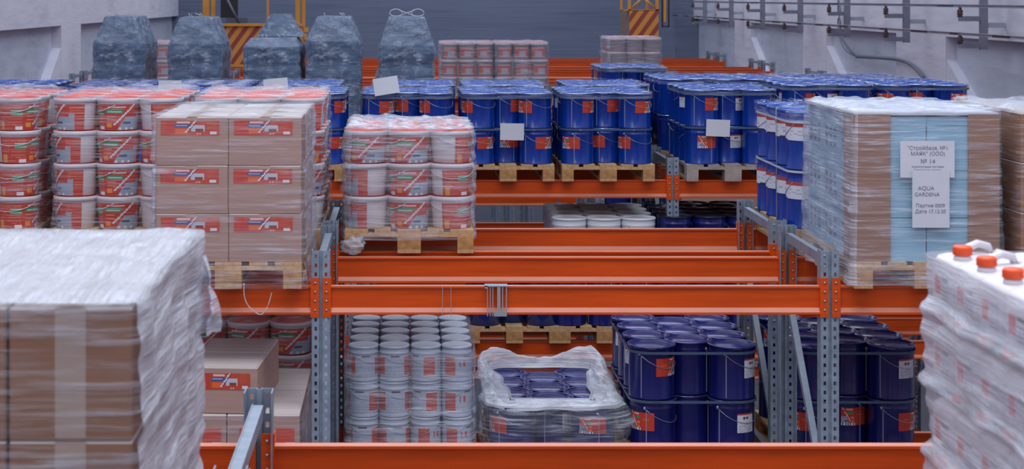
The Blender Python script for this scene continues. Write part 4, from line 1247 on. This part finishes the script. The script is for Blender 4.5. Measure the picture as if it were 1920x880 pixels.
def bar2(*a): return bar(*a, par=r2)
bar2(1170, 1235, 17.5, 20, 0, .1, 'cross_rail', 'yellow')
for a, c in ((1178, 1183), (1229.5, 1235)): bar2(a, c, -60, 19, 0, .08, 'post', 'yellow')
bar2(1169, 1173, -60, 19, .5, .6, 'post', 'yellow'); bar2(1218, 1222, -60, 19, .5, .6, 'post', 'yellow')
for p0, p1 in (((1181, 18), (1206, -4)), ((1233, 18), (1206, -4)), ((1181, -30), (1206, -4)), ((1233, -30), (1206, -4))):
    b = MB(); b.tube([(cx_(p0[0]), .04, cz_(p0[1])), (cx_(p1[0]), .04, cz_(p1[1]))], .025, 6); b.build('lattice_bar', 'yellow', r2)
b = MB(); b.box(0, cx_(1235) - cx_(1180), 0, .02, 0, cz_(19) - cz_(73)); b.build('striped_panel', 'stripes', r2, (cx_(1180), 0, cz_(73)))
b = MB(); b.add([(cx_(1180), 0, cz_(19)), (cx_(1180), 0, cz_(73)), (cx_(1169), .62, cz_(73)), (cx_(1169), .62, cz_(19)), (cx_(1180) + .02, .02, cz_(19)), (cx_(1180) + .02, .02, cz_(73)), (cx_(1169) + .02, .62, cz_(73)), (cx_(1169) + .02, .62, cz_(19))], [(0, 3, 2, 1), (4, 5, 6, 7), (0, 4, 7, 3), (1, 2, 6, 5)])
b.build('side_panel', 'shaded_panel', r2)
b = MB(); b.box(cx_(1180), cx_(1235), .02, .6, cz_(73), cz_(72)); b.build('foot_plate', 'shaded_panel', r2)
r3 = tag(empty('crane_hook_frame', (0, DC, 0)), 'orange and black hanging frame just right of the striped mast', 'crane')
def bar3(*a): return bar(*a, par=r3)
bar3(1244, 1249, -60, 41, 0, .08, 'orange_rod', 'yellow'); bar3(1241, 1243.5, -60, 50, 0, .05, 'side_bar', 'black'); bar3(1253, 1255.5, -60, 50, 0, .05, 'side_bar', 'black'); bar3(1241, 1255.5, 48.5, 51, 0, .05, 'bottom_bar', 'black')

# ------------------------------------------------------------ conductor rails on the right wall
XRL = 8.0
for H_, nm, lb in ((.115, 'upper', 'pale upper conductor rail along the right wall'), (.50, 'lower', 'pale lower conductor rail with worn red paint, right wall')):
    b = MB(); yy = 8.0
    b.box(XRL - .34, XRL - .31, 8, 50, CZ - H_ - .022, CZ - H_ + .012)
    b.box(XRL - .36, XRL - .29, 8, 50, CZ - H_ + .012, CZ - H_ + .017)
    # red painted lengths
    if nm == 'lower':
        rn = random.Random(3)
        for q in range(16):
            y_ = 20 + q * 1.9 + rn.uniform(0, .8); b.box(XRL - .346, XRL - .340, y_, y_ + rn.uniform(.3, .9), CZ - H_ - .022, CZ - H_ + .012, 1)
    else:
        for y_ in (24.5, 31, 38): b.box(XRL - .346, XRL - .340, y_, y_ + .7, CZ - H_ - .022, CZ - H_ + .012, 2)
    tag(b.build('conductor_rail', ['rail', 'insul', 'strap']), lb, 'rail')
NB = ['at the right edge of the view', 'second from the right edge', 'third from the right edge, by the cable loop', 'fourth from the right edge', 'fifth from the right edge', 'sixth from the right edge', 'seventh from the right edge', 'eighth from the right edge']
bk = None
for q in range(8):
    y_ = 24.2 + 3.72 * q
    if bk is None:
        root = empty('rail_bracket', (XRL, y_, 0))
        b = MB(); b.box(-.05, .05, 0, .08, CZ - .72, CZ + .35); k1 = b.build('bracket_post', 'bracket', root)
        kids = [(k1, [])]
        for zc in (-.295, -.665):
            b = MB(); b.box(-.34, -.05, .01, .07, CZ + zc - .035, CZ + zc + .035); kids.append((b.build('arm', 'bracket', root), []))
            b = MB(); b.lathe([(.02, 0), (.045, .01), (.03, .03), (.048, .045), (.032, .065), (.046, .085), (.025, .11), (.02, .165)], 12, (-.325, .04), 0, True, CZ + zc + .02); kids.append((b.build('insulator', 'insul', root), []))
        b = MB(); b.box(.05, .31, .02, .06, CZ - .42, CZ - .35); b.box(.05, .31, .02, .06, CZ + .2, CZ + .26); kids.append((b.build('wall_arm', 'rail', root), []))
        bk = (root, kids); o = root
    else:
        o = copy_thing(bk, (XRL, y_, 0))
    tag(o, 'steel rail bracket with two brown insulators, ' + NB[q], 'bracket', 'conductor rail brackets')
# cables
sW = FPX / 31.0; wx = lambda px: (px - 755) / sW
# loop drawn on the wall face X = 8.28 : choose depth from the pixel column
def wallp(px, py, X=8.22):
    s_ = (px - 755) / X; return (X, FPX / s_, CZ - (py + 5) / s_)
def spline(P, n=8):
    out = []; P = [P[0]] + P + [P[-1]]
    for i in range(1, len(P) - 2):
        for k in range(n):
            t = k / n; a, b_, c, d = [Vector(P[i + q]) for q in (-1, 0, 1, 2)]
            out.append(.5 * ((2 * b_) + (-a + c) * t + (2 * a - 5 * b_ + 4 * c - d) * t * t + (-a + 3 * b_ - 3 * c + d) * t ** 3))
    out.append(Vector(P[-2])); return out
b = MB()
for off in (0, 3, 5):
    b.tube(spline([wallp(1568 + off, -20), wallp(1576 - off, 18), wallp(1571 + off, 40), wallp(1574 + off, 68), wallp(1584 + off * 2, 92), wallp(1608 + off, 106), wallp(1668, 109)]), .012, 6)
b.tube(spline([wallp(1606, 106), wallp(1660, 109), wallp(1690, 113), wallp(1712, 124), wallp(1732, 146)]), .03, 8)
tag(b.build('cable_loop', 'cable'), 'grey cables looping down the right wall between brackets', 'cable')
b = MB(); b.tube([wallp(1272, 45, 8.0), wallp(1262, 120, 7.6)], .012, 5); tag(b.build('hanging_cord', 'cable'), 'thin dark cord hanging below the far end of the rails', 'cord')

# ------------------------------------------------------------ film remnants
b = MB()
for px, w_ in ((913, 1.5), (918, 1.5), (923, 1.5), (932, 6), (941, 2), (948, 2)):
    xx = xc(px, 341); ww = w_ / 341
    b.box(xx, xx + ww, 9.658, 9.662, CZ - 1.752, CZ - 1.588)
b.box(xc(909, 341), xc(952, 341), 9.656, 9.728, CZ - 1.5895, CZ - 1.584); b.box(xc(909, 341), xc(914, 341), 9.656, 9.66, CZ - 1.60, CZ - 1.584)
b.box(xc(926, 341), xc(950, 341), 9.656, 9.66, CZ - 1.752, CZ - 1.725)
for px in (829, 845):
    b.box(xc(px, 341), xc(px + 1, 341), 9.658, 9.662, CZ - 1.752, CZ - 1.588)
tag(b.build('tape_remnant', 'strap_grey'), 'torn grey film strips stuck round the orange beam, centre', 'tape')
b = MB(); n_ = 28; vs = []
for j in range(15):
    t = j / 14
    for i in range(n_):
        a = 2 * PI * i / n_; d = Vector((math.sin(PI * t) * math.cos(a), math.sin(PI * t) * math.sin(a), math.cos(PI * t)))
        k = 1 + .5 * noise.noise(d * 1.8) + .16 * noise.noise(d * 6)
        vs.append((d.x * .075 * k, d.y * .06 * k, d.z * .048 * k))
b.add(vs, [(j * n_ + i, (j + 1) * n_ + i, (j + 1) * n_ + (i + 1) % n_, j * n_ + (i + 1) % n_) for j in range(14) for i in range(n_)], 0, True)
tag(b.build('crumpled_film', 'film_heavy', None, (xc(664, 303), 10.90, CZ - 1.535)), 'crumpled film bundle on the left block of the wrapped bucket pallet', 'plastic film')
# thin loose film strand hanging on the near beam, left
b = MB(); P = spline([Vector((xc(a, 343), 9.60, CZ - (c + 5) / 343)) for a, c in ((458, 530), (459, 555), (466, 572), (480, 585), (492, 588), (503, 572), (510, 548))]); b.tube(P, .003, 5)
tag(b.build('film_strand', 'film_white'), 'thin loose film strand hanging below the carton pallet', 'plastic film')
